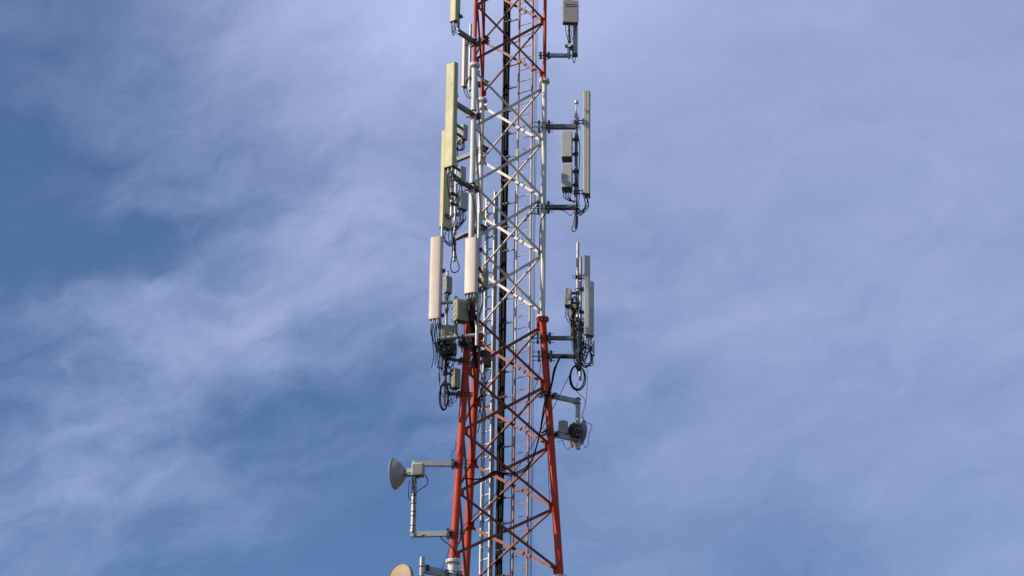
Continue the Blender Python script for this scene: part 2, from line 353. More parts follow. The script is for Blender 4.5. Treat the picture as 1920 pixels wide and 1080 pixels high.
for k in range(6):
    zt, zb = LEVELS[k][0], LEVELS[k + 1][0]; lm, bmat = SEC_M[k]; lr = LEG_R[k]
    for i in range(3):
        p0, p1 = leg(i, zt), leg(i, zb)
        lg = MB().tube(p1, p0, lr, n=20).build('leg', lm, tower)
        # bolted flange pair at the foot of the section; the upper ring belongs to this section
        for zz, rad, m_, sgn in ((zb, max(lr, LEG_R[min(k + 1, 5)]) + 0.062, SEC_M[min(k + 1, 5)][0], 1), (zt, max(lr, LEG_R[max(k - 1, 0)]) + 0.062, lm, -1)):
            if zz < 1: continue
            q = leg(i, zz); f = MB().tube(q + Zu * 0.002 * sgn, q + Zu * 0.030 * sgn, rad, n=24)
            f.build('flange', m_, lg)
            if sgn < 0 and 1 <= k <= 3:
                b = MB()
                for j in range(10):
                    a = 2 * math.pi * j / 10 + 0.2; w = q + Vector((math.cos(a), math.sin(a), 0)) * (rad - 0.024)
                    b.tube(w - Zu * 0.065, w + Zu * 0.055, 0.009, n=6); b.tube(w - Zu * 0.05, w - Zu * 0.03, 0.016, n=6); b.tube(w + Zu * 0.03, w + Zu * 0.046, 0.016, n=6)
                fb = b.build('flange_bolts', GALV, lg); fb['kind'] = 'stuff'
                # stiffener plates under the ring
                st = MB()
                for j in range(5):
                    a = 2 * math.pi * j / 5 + 0.5; e = Vector((math.cos(a), math.sin(a), 0)); t = Vector((-math.sin(a), math.cos(a), 0))
                    st.add([q + e * lr - Zu * 0.11 + t * .004, q + e * (lr + .004) - Zu * 0.031 + t * .004, q + e * (rad - .02) - Zu * 0.031 + t * .004,
                            q + e * lr - Zu * 0.11 - t * .004, q + e * (lr + .004) - Zu * 0.031 - t * .004, q + e * (rad - .02) - Zu * 0.031 - t * .004],
                           [[0, 1, 2], [5, 4, 3], [0, 2, 5, 3], [1, 0, 3, 4], [2, 1, 4, 5]])
                sb = st.build('stiffeners', lm, lg); sb['kind'] = 'stuff'
        # weld rings that show as thin lines round the tube
        if 1 <= k <= 3:
            for zz in (zt - 2.1, zt - 4.2):
                q = leg(i, zz); dq = (leg(i, zz + .1) - leg(i, zz - .1)).normalized()
                MB().tube(q - dq * 0.006, q + dq * 0.006, lr + 0.003, n=20).build('weld_ring', lm, lg)
    npan = 4; za, zz_ = zt - 0.16, zb + 0.16
    for fa, fb in ((0, 2), (2, 1), (1, 0)):
        for j in range(npan):
            zh = za + (zz_ - za) * j / npan; zl = za + (zz_ - za) * (j + 1) / npan
            nrm = ((leg(fa, zh) + leg(fb, zh)) / 2 - Vector((0, 0, zh))); nrm.z = 0; nrm.normalize()
            for d, (s_, e_) in enumerate(((leg(fa, zh), leg(fb, zl)), (leg(fb, zh), leg(fa, zl)))):
                ax = (e_ - s_).normalized(); s2 = s_ + ax * (lr + 0.03); e2 = e_ - ax * (lr + 0.03)
                lat = nrm.cross(ax).normalized(); off = nrm * (0.012 if (d == 0) != (fa == 2) else -0.012)
                if lat.z > 0: lat = -lat
                w = 0.058 if k < 2 else 0.064; t = 0.007; sg = 1 if (d == 0) != (fa == 2) else -1
                # rolled angle: one leg in the face, the other standing off it
                prof = [(-w / 2, 0), (w / 2, 0), (w / 2, w * sg * 0.8), (w / 2 - t, w * sg * 0.8), (w / 2 - t, t * sg), (-w / 2, t * sg)]
                if sg < 0: prof = prof[::-1]
                MB().prism(prof, s2 + off, lat, nrm, ax, 0, (e2 - s2).length).build('brace', bmat, tower)
                if 0 <= k <= 3:
                    bb = MB()
                    for e_1 in (.03, .10):
                        for pt_ in (s2 + ax * e_1, e2 - ax * e_1): bb.tube(pt_ + off - nrm * .016, pt_ + off + nrm * .018, .011, n=6)
                    bo = bb.build('brace_bolts', BOLT if k % 2 else bmat, tower); bo['kind'] = 'stuff'
                    if fa == 2 and d == 1:
                        for fr in (.62, .70):
                            cc = s2 + (e2 - s2) * fr + off
                            MB().box(cc, (ax, lat, nrm), (.022, w + .02, .03)).build('cable_clip', BLK, tower)
                        cc = s2 + (e2 - s2) * .66 + off - lat * .03
                        MB().wire([cc, cc - lat * .05 + ax * .01, cc - lat * .07 - ax * .03], .006).build('cable_clip', BLK, tower)
        # node plates welded to the legs
        for i, other in ((fa, fb), (fb, fa)):
            for j in range(npan + 1):
                zz = za + (zz_ - za) * j / npan; q = leg(i, zz); o = leg(other, zz); e = (o - q).normalized(); nrm = e.cross(Zu).normalized()
                hgt = 0.17 if 0 < j < npan else 0.12
                MB().box(q + e * (lr + GUSS * 0.40), (e, nrm, Zu), (GUSS, 0.010, hgt)).build('node_plate', lm, tower)
for i in range(3):
    q = leg(i, 0.25); fo = MB().prism([(-.7, -.7), (.7, -.7), (.7, .7), (-.7, .7)], (q.x, q.y, 0), (1, 0, 0), (0, 1, 0), Zu, -0.5, 0.26, inset=0.03).build('footing', CONC); fo['kind'] = 'structure'

# ------------------------------------------------------------------ climbing ladder, cable tray and feeders on the back face
nBC = ((leg(1, 28) + leg(2, 28)) / 2); nBC.z = 0; inr = nBC.length; nBC.normalize()
tBC = (leg(2, 28) - leg(1, 28)).normalized()
OUT = 0.30
def on_back(px, py, out=OUT):
    """plumb line standing off the back face, found from where it crosses a picture row"""
    lo, hi = -1.2, 2.5
    for _ in range(40):
        m = (lo + hi) / 2; q = nBC * (inr + out) + tBC * m; q.z = zat(py, q.x, q.y)
        if proj(q)[0] < px: lo = m
        else: hi = m
    q = nBC * (inr + out) + tBC * m; q.z = 0; return q
ZK = 19.2                                             # below this the run follows the spreading legs
def drop(q, z):
    return Vector((q.x, q.y, z)) + (nBC * (side(z) - side(ZK)) / (2 * math.sqrt(3)) if z < ZK else Vector((0, 0, 0)))
rl, rrt, tl = on_back(969.5, 400), on_back(995.5, 400), on_back(940, 400)
lad = thing('climbing_ladder', 'narrow red and white climbing ladder behind the mast, right of the black feeder cables', 'ladder', (rl.x, rl.y, 0))
def paint(z): return PINK if (z > 31.43 - .9 or z < 25.43 - .4) else WHTB
for q in (rl, rrt):
    for a, b in ((37.3, 30.5), (30.5, 25.0), (25.0, ZK), (ZK, 0.3)):
        MB().tube(drop(q, b), drop(q, a), 0.026, n=10).build('rail', paint((a + b) / 2), lad)
z = 18.0
rungs_z = []
while z < 37: rungs_z.append(z); z += 0.30
for z in rungs_z:
    MB().tube(drop(rl, z), drop(rrt, z), 0.0105, n=8).build('rung', paint(z), lad)
tray = thing('cable_tray', 'slim steel cable tray carrying the thick black feeder cables behind the mast', 'cable tray', (tl.x, tl.y, 0))
for a, b in ((37.3, 30.9), (30.9, 25.2), (25.2, ZK), (ZK, 0.3)):
    m_ = WHTB if 25.2 < (a + b) / 2 < 30.9 else PINK
    MB().tube(drop(tl, b), drop(tl, a), 0.024, n=10).build('rail', m_, tray)
z = 17.9; kk = 0
while z < 37:
    a, b = drop(tl, z), drop(rl, z); ax = (b - a).normalized()
    MB().prism([(-.02, 0), (.02, 0), (.02, .035), (.014, .035), (.014, .006), (-.02, .006)], a, nBC, Zu, ax, 0, (b - a).length - 0.02).build('crossbar', paint(z) if kk % 3 else (REDB if paint(z) is PINK else PINK), tray)
    # cleat with its bolt tail
    c = MB(); cp = a + ax * 0.13 - nBC * 0.075
    c.box(cp, (ax, nBC, Zu), (0.20, 0.02, 0.03)); c.tube(cp + ax * .09 - nBC * .01, cp + ax * .16 - nBC * .02, 0.007, n=6); c.tube(cp + ax * .11 + Zu * .03, cp + ax * .13 - Zu * .04, 0.007, n=6)
    c.build('cleat', BOLT, tray)
    z += 0.60; kk += 1
fe = [(0.050, .021, 0), (0.092, .022, 0), (0.134, .021, 0.0), (0.196, .023, 0), (0.238, .019, 0), (0.070, .019, .048), (0.114, .020, .05), (0.200, .020, .052), (0.233, .016, .046)]
for k, (u_, r_, o_) in enumerate(fe):
    pts = []
    for z in [37.3 - .9 * j for j in range(23)] + [ZK - 2.2]:
        wob = Vector((math.sin(z * 1.7 + k * 2.1), math.cos(z * 1.3 + k), 0)) * 0.006
        pts.append(drop(tl, z) + tBC * u_ * .76 - nBC * (0.03 + o_) + wob)
    f = MB().wire(pts, r_ * .9, n=8, sub=3).build('feeder_cable', BLK)
    tag(f, 'thick black feeder cable in the vertical bundle behind the mast', 'cable', 'black feeder cables in the vertical bundle')
for k, (px, o_, r_) in enumerate(((1000, 0.02, .007), (1002.6, 0.05, .006), (964.5, .03, .012))):
    q = on_back(px, 500, OUT + o_)
    top = 37.2 if k < 2 else 29.0
    pts = [drop(q, top - j * 1.1) + Vector((math.sin(j * 1.9 + k) * .006, 0, 0)) for j in range(int((top - 17.5) / 1.1))]
    f = MB().wire(pts, r_, n=6, sub=2).build('thin_cable', BLK)
    tag(f, ['thin black wire hugging the right side of the climbing ladder', 'outermost thin black wire just right of the climbing ladder', 'black cable running beside the left rail of the climbing ladder'][k], 'cable')

# pale cable ladder, left of the feeders
q0 = on_back(912.5, 400, 0.26); q1 = on_back(929.5, 400, 0.20)
l2 = thing('cable_ladder', 'bright pale metal cable ladder with deep right rail, between far leg and black feeders', 'ladder', (q0.x, q0.y, 0))
e2 = (q1 - q0).normalized(); n2_ = Vector((e2.y, -e2.x, 0))
if n2_.y > 0: n2_ = -n2_
ztl, ztr = zat(370, q0.x, q0.y), zat(360, q1.x, q1.y)
for q, zt, w, m_ in ((q0, ztl, 0.034, ALUM), (q1, ztr, 0.040, ALUM)):
    hd = .03 if q is q0 else .055
    pr = [(-w / 2, hd), (-w / 2, hd - .006), (w / 2 - .004, hd - .006), (w / 2 - .004, -hd), (w / 2, -hd), (w / 2, hd)]
    MB().prism(pr, drop(q, ZK), e2, n2_, Zu, 0, zt - ZK).build('rail', m_, l2)
    ax = (drop(q, ZK) - drop(q, 0.3)); ln = ax.length
    MB().prism(pr, drop(q, 0.3), e2, n2_, ax.normalized(), 0, ln - .004).build('rail', m_, l2)
z = 18.05
while z < ztl - 0.1:
    a, b = drop(q0, z), drop(q1, z)
    MB().box((a + b) / 2, (e2, n2_, Zu), ((b - a).length - 0.05, 0.035, 0.028)).build('rung', ALUM, l2)
    z += 0.30
for k, u_ in enumerate((0.07, 0.10)):
    pts = [drop(q0, ztl - .4 - j * 1.2) + e2 * u_ + n2_ * .03 + Vector((math.sin(j * 2.2 + k) * .006, 0, 0)) for j in range(9)]
    f = MB().wire(pts, 0.007, n=6, sub=2).build('thin_cable', BLK)
    tag(f, ['left of two thin black wires strung down inside the pale cable ladder', 'right of two thin black wires strung down inside the pale cable ladder'][k], 'cable')

# ------------------------------------------------------------------ mounts, antennas, radios
def unit(x, y): return Vector((x, y, 0)).normalized()
def perp(n): return Vector((-n.y, n.x, 0))
def clamp(root, li, z, d, w=0.26, h=0.17, rod=0.22):
    """pair of clamp plates round leg li with threaded rods along d"""
    d = d.normalized(); t = perp(d); q = leg(li, z)
    r = [LEG_R[k] for k in range(6) if LEVELS[k + 1][0] <= z <= LEVELS[k][0]][0]
    for s_ in (1, -1):
        c = q + d * s_ * (r + 0.035)
        m = MB(); m.box(c, (t, d, Zu), (w, 0.014, h)); m.box(c + d * s_ * .022 + Zu * (h / 2 - .008), (t, d, Zu), (w * .96, 0.04, 0.012)); m.box(c + d * s_ * .022 - Zu * (h / 2 - .008), (t, d, Zu), (w * .96, 0.04, 0.012))
        plate = m.build('clamp_plate', DKST, root)
    for a in (-1, 1):
        for b in (-1, 1):
            c = q + t * a * (r + 0.035) + Zu * b * h * 0.3; j = random.uniform(-.03, .05)
            m = MB().tube(c - d * (r + .06 + rod * (.55 + j)), c + d * (r + .05 + rod * (.35 + j)), 0.0075, n=6)
            for e in (-(r + .052), -(r + .075), r + .052, r + .07): m.tube(c + d * (e - .007), c + d * (e + .007), 0.016, n=6)
            m.build('threaded_rod', BOLT, plate)
    # saddle blocks that bite on the tube
    MB().box(q + d * (r + .012), (t, d, Zu), (r * 1.7, 0.03, h * .55)).build('saddle', BOLT, root)
    return q + d * (r + 0.06)
def arm(root, p0, p1, w=0.09, h=0.09, m=DKST, rnd=False):
    p0, p1 = Vector(p0), Vector(p1); d = (p1 - p0).normalized(); t = perp(unit(d.x, d.y)); u = d.cross(t).normalized()
    if rnd: o = MB().tube(p0, p1, w / 2, n=12)
    else: o = MB().prism([(-w / 2, -h / 2), (w / 2, -h / 2), (w / 2, h / 2), (-w / 2, h / 2)], p0, t, u, d, 0, (p1 - p0).length, inset=.006)
    return o.build('arm', m, root)
def ubolts(root, p, d, r, zs):
    t = perp(d)
    for z in zs:
        m = MB(); c = Vector((p.x, p.y, z))
        pts = [c + t * r * 1.15 - d * .10, c + t * r * 1.15, c + (d + t).normalized() * r * 1.15, c + d * r * 1.15, c + (d - t).normalized() * r * 1.15, c - t * r * 1.15, c - t * r * 1.15 - d * .10]
        m.wire(pts, 0.008, sub=3); m.build('u_bolt', BOLT, root)
def pipe(root, x, y, z0, z1, r=0.036, m=GALV, bands=()):
    o = MB().tube((x, y, z0), (x, y, z1), r, n=16); o.build('mounting_pipe', m, root)
    for zb in bands: MB().tube((x, y, zb - .008), (x, y, zb + .008), r + .003, n=16).build('cable_tie', BLK, root)
def outline(w, t, style):
    """cross-section of a radome: x across, y from back (0) to front (t)"""
    if style == 'round':
        p = [(-w / 2, 0), (w / 2, 0), (w / 2, t * .30)]
        for k in range(0, 13):
            a = math.pi * k / 12; p.append((w / 2 * math.cos(a), t * .38 + t * .62 * math.sin(a) ** 0.42))
        p.append((-w / 2, t * .30)); return p
    if style == 'ribbed':
        g_ = t * .07
        return [(-w / 2 + g_, 0), (w / 2 - g_, 0), (w / 2, g_), (w / 2, t * .36), (w / 2 - .010, t * .38), (w / 2 - .010, t * .44), (w / 2, t * .46), (w / 2, t * .80), (w / 2 - t * .2, t), (-w / 2 + t * .2, t), (-w / 2, t * .80), (-w / 2, t * .46), (-w / 2 + .010, t * .44), (-w / 2 + .010, t * .38), (-w / 2, t * .36), (-w / 2, g_)]
    p = []; rf, rb = (t * .3, t * .08) if style == 'box' else (.014, .010)
    for cx, cy, a0, rr_ in ((w / 2, t, 0, rf), (-w / 2, t, 90, rf), (-w / 2, 0, 180, rb), (w / 2, 0, 270, rb)):
        sx = -1 if cx > 0 else 1; sy = -1 if cy > 0 else 1
        for k in range(5):
            a = R(a0 + 90 * k / 4); p.append((cx + sx * rr_ + rr_ * math.cos(a), cy + sy * rr_ + rr_ * math.sin(a)))
    return p
def antenna(label, x, y, z0, z1, n, w, t, m, style='box', pip=None, conns=4, group=None, hang=0.25, seed=0, tilt=0.0, brk=(0.12, 0.86)):
    """panel antenna with its back centre at (x, y); pip = the pipe it hangs from"""
    rnd = random.Random(seed); n = n.normalized(); L = perp(n)
    root = thing('panel_antenna', label, 'antenna', (x, y, z0), group)
    Zt = (Zu + n * math.tan(R(tilt))).normalized(); H = z1 - z0; base = Vector((x, y, z0))
    pr = outline(w, t, style)
    MB().prism(pr, base, L, n, Zt, 0.018, H - 0.014, smooth=(style == 'round')).build('radome', m, root)
    k = 1.02; pc = [(a * k, t / 2 + (b - t / 2) * k) for a, b in pr]
    ec = MB().prism(pc, base, L, n, Zt, 0, 0.020, inset=.003).build('end_cap', DARKP if style != 'round' else BOXD, root)
    MB().prism(pc, base, L, n, Zt, H - .016, H, inset=.005).build('end_cap', m, root)
    for i in range(conns):
        u_ = (i + .5) / conns - .5; c = base + L * u_ * w * .78 + n * t * (.42 + .22 * ((i % 2) * 2 - 1))
        cn = MB(); cn.tube(c, c - Zu * .055, .016, n=8); cn.tube(c - Zu * .05, c - Zu * .10, .012, n=8); cn.build('connector', GALV, ec)
        if hang:
            s1 = rnd.uniform(.7, 1.3) * hang; tgt = Vector((pip[0], pip[1], z0 - s1 * .9)) if pip else c - Zu * hang
            e = tgt + Vector((rnd.uniform(-.03, .03), rnd.uniform(-.03, .03), -.15))
            MB().wire([c - Zu * .09, c - Zu * (.09 + s1 * .5) + n * .01, (c + tgt) / 2 - Zu * (.10 + s1 * .55), tgt - (tgt - c) * .05 - Zu * .02, e], 0.0105).build('cable', BLK, root)
    if pip:
        for fz in brk:
            z = z0 + H * fz; c = base + Zt * H * fz; pp = Vector((pip[0], pip[1], c.z)); dd = pp - c
            b = MB(); b.box(c - n * .012, (L, n, Zu), (w * .55, .022, .11)); b.box(c + dd * .5 + Zu * .035, (dd.normalized(), perp(dd.normalized()), Zu), (dd.length, .05, .008)); b.box(c + dd * .5 - Zu * .035, (dd.normalized(), perp(dd.normalized()), Zu), (dd.length, .05, .008))
            d1 = dd.normalized(); b.box(pp - d1 * .045, (perp(d1), d1, Zu), (.15, .018, .09)); b.box(pp + d1 * .045, (perp(d1), d1, Zu), (.15, .018, .09))
            for s_ in (-1, 1): b.tube(pp + perp(d1) * s_ * .058 - d1 * .10, pp + perp(d1) * s_ * .058 + d1 * .13, .007, n=6)
            b.build('bracket', DKST, root)
    return root
def radio(label, x, y, z0, z1, n, w, d, m, pip=None, fins='side', conns=5, win=None, handle=True, hang=0.22, seed=0, slots=0, mark=False, cabto=None, cat='radio unit'):
    """remote radio unit centred on (x, y): wide face towards n"""
    rnd = random.Random(seed); n = n.normalized(); L = perp(n); H = z1 - z0; c = Vector((x, y, (z0 + z1) / 2))
    root = thing('radio_unit', label, cat, (x, y, z0))
    cs_ = MB().prism(outline(w, d, 'case'), Vector((x, y, z0)) - n * d / 2, L, n, Zu, .012, H, inset=.008).build('casing', m, root)
    bp = MB().prism(outline(w * .95, d * .93, 'case'), Vector((x, y, z0)) - n * d * .465, L, n, Zu, 0, .014).build('base_plate', DARKP, root)
    if fins:
        f = MB(); fn, fl, fw, fo = (n, L, w, d / 2)
        k = max(4, int(fw / .032))
        for i in range(k):
            u_ = ((i + .5) / k - .5) * fw * .9
            f.box(c + fl * u_ + fn * (fo + .006), (fl, fn, Zu), (.008, .018, H * .86))
        o = f.build('cooling_fins', m, cs_); o['kind'] = 'stuff'
    for s_ in (-1, 1):
        # vent frames on the narrow sides
        f = MB(); cs = c + L * s_ * (w / 2 + .004)
        for j in range(3): f.box(cs + Zu * (j - 1) * H * .27, (n, L, Zu), (d * .62, .010, H * .16))
        o = f.build('side_vents', BOXD if m is not BOXD else BOXG, cs_)
    if win:
        u_, v_, ww, hh = win; p = c + L * u_ * w + Zu * v_ * H + n * (d / 2 + .017)
        f = MB()
        for du, dv, sx, sy in ((0, hh / 2, ww, .014), (0, -hh / 2, ww, .014), (-ww / 2, 0, .014, hh - .015), (ww / 2, 0, .014, hh - .015), (0, 0, .010, hh - .015)): f.box(p + L * du + Zu * dv, (L, n, Zu), (sx, .012, sy))
        f.build('cover_frame', GREYR, root)
        MB().box(p - n * .006, (L, n, Zu), (ww - .016, .006, hh - .016)).build('cover', m, root)
    for j in range(slots):
        MB().box(c + Zu * (H * .30 - j * .05) + n * (d / 2 + .002), (L, n, Zu), (w * .72, .008, .016)).build('slot', DARKP, root)
    if mark:
        p = c + n * (d / 2 + .002)
        for du, dv, sx, sy in ((0, .10, .05, .008), (0, -.10, .05, .008), (0, 0, .05, .008), (-.025, .05, .007, .10), (.025, -.02, .007, .19)):
            MB().box(p + L * (w * .12 + du) + Zu * dv, (L, n, Zu), (sx, .004, sy)).build('warning_mark', REDM, root)
    if handle:
        p = c + Zu * H / 2
        MB().wire([p - L * w * .18, p - L * w * .18 + Zu * .035, p + L * w * .18 + Zu * .035, p + L * w * .18], .007, raw=True).build('handle', DKST, cs_)
    for i in range(conns):
        u_ = (i + .5) / conns - .5; q = Vector((x, y, z0)) + L * u_ * w * .8 + n * d * rnd.uniform(-.25, .25)
        MB().tube(q + Zu * .005, q - Zu * .045, .014, n=8).build('connector', GALV, bp)
        if hang:
            t_ = Vector(cabto) if cabto else q - Zu * hang * 1.3 - n * .1
            s1 = hang * rnd.uniform(.6, 1.25)
            MB().wire([q - Zu * .04, q - Zu * (.04 + s1 * .6) + n * .015, (q * .5 + t_ * .5) - Zu * (s1 * .55), Vector((t_.x, t_.y, t_.z + rnd.uniform(-.08, .08))), t_ - Zu * rnd.uniform(.1, .3)], .0085).build('cable', BLK, root)
    if pip:
        for fz in (.22, .78):
            pp = Vector((pip[0], pip[1], z0 + H * fz)); cc = Vector((x, y, z0 + H * fz)); dd = pp - cc; ln = dd.length; d1 = dd.normalized()
            b = MB(); b.box(pp, (perp(d1), d1, Zu), (.14, .10, .07)); b.box((pp + cc) / 2, (d1, perp(d1), Zu), (ln, .06, .04))
            b.build('bracket', BOLT, root)
    return root
def cable(label, pts, r=0.011, name='hanging_cable', group=None, n=6):
    """loose cable through picture points (px, py, depth)"""
    o = MB().wire([at(*p) for p in pts], r, n=n).build(name, BLK)
    return tag(o, label, 'cable', group)
def loops(label, cx, cy, Y, rx, ry, turns, r=0.012, group=None, neck=None, tiltd=0.15, seed=1):
    """coil of cable hanging from a neck"""
    rnd = random.Random(seed); c = at(cx, cy, Y); s = 83.0; pts = []
    if neck: pts.append(at(neck[0] - 2, neck[1] - 20, Y)); 
    for t in range(turns):
        a_, b_ = rx / s * rnd.uniform(.82, 1.05), ry / s * rnd.uniform(.85, 1.05); dx, dz = rnd.uniform(-.02, .02), rnd.uniform(-.03, .03)
        for k in range(10):
            an = 2 * math.pi * (k / 10) + math.pi / 2
            pts.append(c + Vector((math.cos(an) * a_ + dx, math.sin(an * 1) * tiltd * a_ + t * .012, math.sin(an) * b_ + dz)))
    if neck: pts.append(at(neck[0] + 2, neck[1] - 22, Y))
    o = MB().wire(pts, r, n=6).build('cable_coil', BLK)
    return tag(o, label, 'cable coil', group)

aS = unit(-.577, -.816)                 # sector of the near left leg
bS = unit(-.73, .68)                    # sector of the far left leg
cS = unit(.995, -.05)                   # sector of the right leg
LA = lambda z: leg(0, z); LB = lambda z: leg(1, z); LC = lambda z: leg(2, z)
def zleg(i, py):
    lo, hi = 0.3, 37.4
    for _ in range(40):
        m = (lo + hi) / 2
        if proj(leg(i, m))[1] > py: lo = m
        else: hi = m
    return (lo + hi) / 2

# ---- 1: near left leg, top of the picture
z1 = zleg(0, 80); p = leg(0, z1) + aS * 0.66; px1, py1 = p.x, p.y
mt = thing('antenna_mount', 'grey arm and pipe bracketed to red near-left leg at the top edge', 'mount', leg(0, z1))
c0 = clamp(mt, 0, z1, aS, .2, .13, .14); arm(mt, c0 - aS * .01, p + Zu * 0, .085, .10)
pipe(mt, px1, py1, zat(58, px1, py1), 36.6, .034, GALV); ubolts(mt, p, -aS, .034, (z1 - .03, z1 + .04))
q = p + aS * .12; antenna('narrow cream panel antenna cut off by the top edge, left of the mast', q.x, q.y, zat(43, q.x, q.y), zat(43, q.x, q.y) + 1.9, aS, .18, .11, CREAM, pip=(px1, py1), conns=3, hang=0, seed=1)
cable('black jumper loop under the narrow panel at the top left edge', [(848, 38, py1 - .12), (847, 50, py1 - .12), (848.5, 64, py1 - .12), (852, 65, py1 - .12), (854, 52, py1 - .12), (855, 40, py1 - .12)], .011, 'jumper_loop')
cable('thin black jumper at left under the narrow top panel', [(850, 38, py1 - .1), (849, 52, py1 - .1), (850, 62, py1 - .1), (852, 50, py1 - .1), (853, 38, py1 - .1)], .008, 'jumper_loop')
# ---- 2: far left leg, behind
z2 = zleg(1, 75); z2b = zleg(1, 157); p = at(881.5, 100, 1.25); px2, py2 = p.x, p.y
mt = thing('antenna_mount', 'grey pipe mount half hidden behind red near-left leg near the top', 'mount', leg(1, z2))
for zz in (z2, z2b):
    c0 = clamp(mt, 1, zz, bS, .2, .13, .12); arm(mt, c0, Vector((px2, py2, zz)), .07, .07)
pipe(mt, px2, py2, zat(171, px2, py2), zat(45, px2, py2), .032, GALV)
q = Vector((px2, py2, 0)) + bS * .13; antenna('slim cream panel antenna seen edge on behind red near-left leg', q.x, q.y, zat(163, q.x, q.y), zat(68, q.x, q.y), bS, .13, .09, PINKR, pip=(px2, py2), conns=2, hang=0, seed=2)
cable('pair of black jumpers hanging below the slim edge-on panel, outer one', [(870, 161, 1.3), (871, 172, 1.3), (876, 182, 1.25), (884, 185, 1.2), (892, 184, 1.0)], .010, 'jumper_cable')
cable('pair of black jumpers hanging below the slim edge-on panel, inner one', [(875, 161, 1.3), (876, 172, 1.3), (879, 180, 1.25), (886, 184, 1.2), (893, 188, 1.0)], .009, 'jumper_cable')
# ---- 3: right leg, top
z3 = zleg(2, 104); p = Vector((at(1067, 100, -.10).x, -.10, z3)); px3, py3 = p.x, p.y
mt = thing('antenna_mount', 'grey arm and pipe on red right leg carrying the top grey box', 'mount', leg(2, z3))
c0 = clamp(mt, 2, z3, cS, .17, .11, .10); arm(mt, c0, p, .09, .075, GALV)
pipe(mt, px3, py3, zat(110, px3, py3), 36.8, .030, GALV, bands=[zat(v, px3, py3) for v in (58, 68, 78, 88)]); ubolts(mt, p, -cS, .03, (z3 - .03, z3 + .03))
q = at(1069.5, 30, py3 - .16)
radio('grey box with two dark slots at the top right of the mast', q.x, q.y, zat(45, q.x, q.y), zat(3, q.x, q.y), unit(.05, -1), .365, .15, BOXD, pip=(px3, py3), fins=None, slots=2, conns=4, hang=.22, cabto=(px3 + .02, py3 - .03, z3 + .25), seed=3)
q = at(1074.5, 80, py3 + .15)
antenna('small white panel antenna under the top right grey box', q.x, q.y, zat(104, q.x, q.y), zat(104, q.x, q.y) + 1.3, cS, .20, .11, GREYR, pip=(px3, py3), conns=0, seed=4)
cable('black cable loop below the small white panel at top right', [(1074, 98, py3), (1074, 110, py3), (1076, 118, py3), (1079, 110, py3), (1079.5, 100, py3)], .010, 'jumper_loop')
cable('thin black cable sagging under the arm of the top right box', [(1024, 112, py3 - .06), (1035, 107.5, py3 - .06), (1050, 107, py3 - .06), (1063, 102, py3 - .06), (1065, 85, py3 - .05)], .007, 'hanging_cable')
# ---- 4: near left leg, big yellowed panel
zu, zl = zleg(0, 216), zleg(0, 353); p = leg(0, zu) + aS * .76; px4, py4 = p.x, p.y
mt = thing('antenna_mount', 'dark grey two-arm mount on white near-left leg behind the large yellowed panel', 'mount', leg(0, zl))
for zz in (zu, zl):
    c0 = clamp(mt, 0, zz, aS, .30, .15, .24); arm(mt, c0, Vector((px4, py4, zz)), .10, .09)
pipe(mt, px4, py4, zat(405, px4, py4), zat(128, px4, py4), .040, GALV, bands=[zat(v, px4, py4) for v in (330, 340, 350, 362, 375, 388)])
q = p + aS * .10 + Vector((.035, .03, 0)); za_, zb_ = zat(317, q.x, q.y), zat(122, q.x, q.y)
antenna('tall yellowed panel antenna, the largest, facing left on the white section', q.x, q.y, za_, zb_, aS, .262, .135, CREAM, 'box', pip=(px4, py4), conns=4, hang=0.5, seed=5, brk=(.10, .72))
nR = unit(.62, -.78)
q = at(868, 250, py4 + .30); radio('grey radio unit with red mark right of the tall yellowed panel', q.x, q.y, zat(264, q.x, q.y), zat(236, q.x, q.y), nR, .14, .20, BOXG, pip=(px4, py4), fins=None, mark=True, conns=5, hang=.28, cabto=(px4 + .03, py4, zat(275, px4, py4)), seed=6)
q = at(865, 330, py4 + .26); radio('plain grey radio unit behind lower arm of the tall yellowed panel', q.x, q.y, zat(346, q.x, q.y), zat(314, q.x, q.y), nR, .16, .16, BOXG, pip=(px4, py4), fins=None, conns=3, hang=.2, cabto=(px4, py4, zat(380, px4, py4)), seed=7)
q = at(867.5, 378, py4 + .10); radio('boxy light grey radio unit below the lower arm, with cables beneath', q.x, q.y, zat(394, q.x, q.y), zat(361, q.x, q.y), nR, .225, .12, BOXG, pip=(px4, py4), fins=None, conns=6, hang=.42, cabto=(px4 + .02, py4 + .03, zat(425, px4, py4)), seed=8)
# ---- 5: far left leg, second yellowed panel
zu, zl = zleg(1, 282), zleg(1, 430); p = leg(1, zu) + bS * .80; px5, py5 = p.x, p.y
mt = thing('antenna_mount', 'grey two-arm mount reaching left from white far leg, pipe ending in a cable loop', 'mount', leg(1, zl))
for zz in (zu, zl):
    c0 = clamp(mt, 1, zz, bS, .28, .15, .14); arm(mt, c0, Vector((px5, py5, zz)), .09, .09)
pipe(mt, px5, py5, zat(490, px5, py5), zat(255, px5, py5), .038, GALV, bands=[zat(v, px5, py5) for v in (445, 458, 483)])
q = p + bS * .17 + Vector((-.06, 0, 0)); antenna('second yellowed panel seen from behind, left of and below the tallest one', q.x, q.y, zat(428, q.x, q.y), zat(247, q.x, q.y), bS, .31, .13, CREAM, pip=(px5, py5), conns=4, hang=.3, seed=9)
cable('teardrop loop of black cable hanging between the two pinkish panels', [(849, 450, py5 - .06), (848, 480, py5 - .06), (845, 497, py5 - .06), (847, 508, py5 - .06), (852, 511, py5 - .06), (859, 508, py5 - .06), (861, 500, py5 - .06), (857, 487, py5 - .06), (854, 470, py5 - .06), (853, 445, py5 - .06)], .013, 'cable_loop')
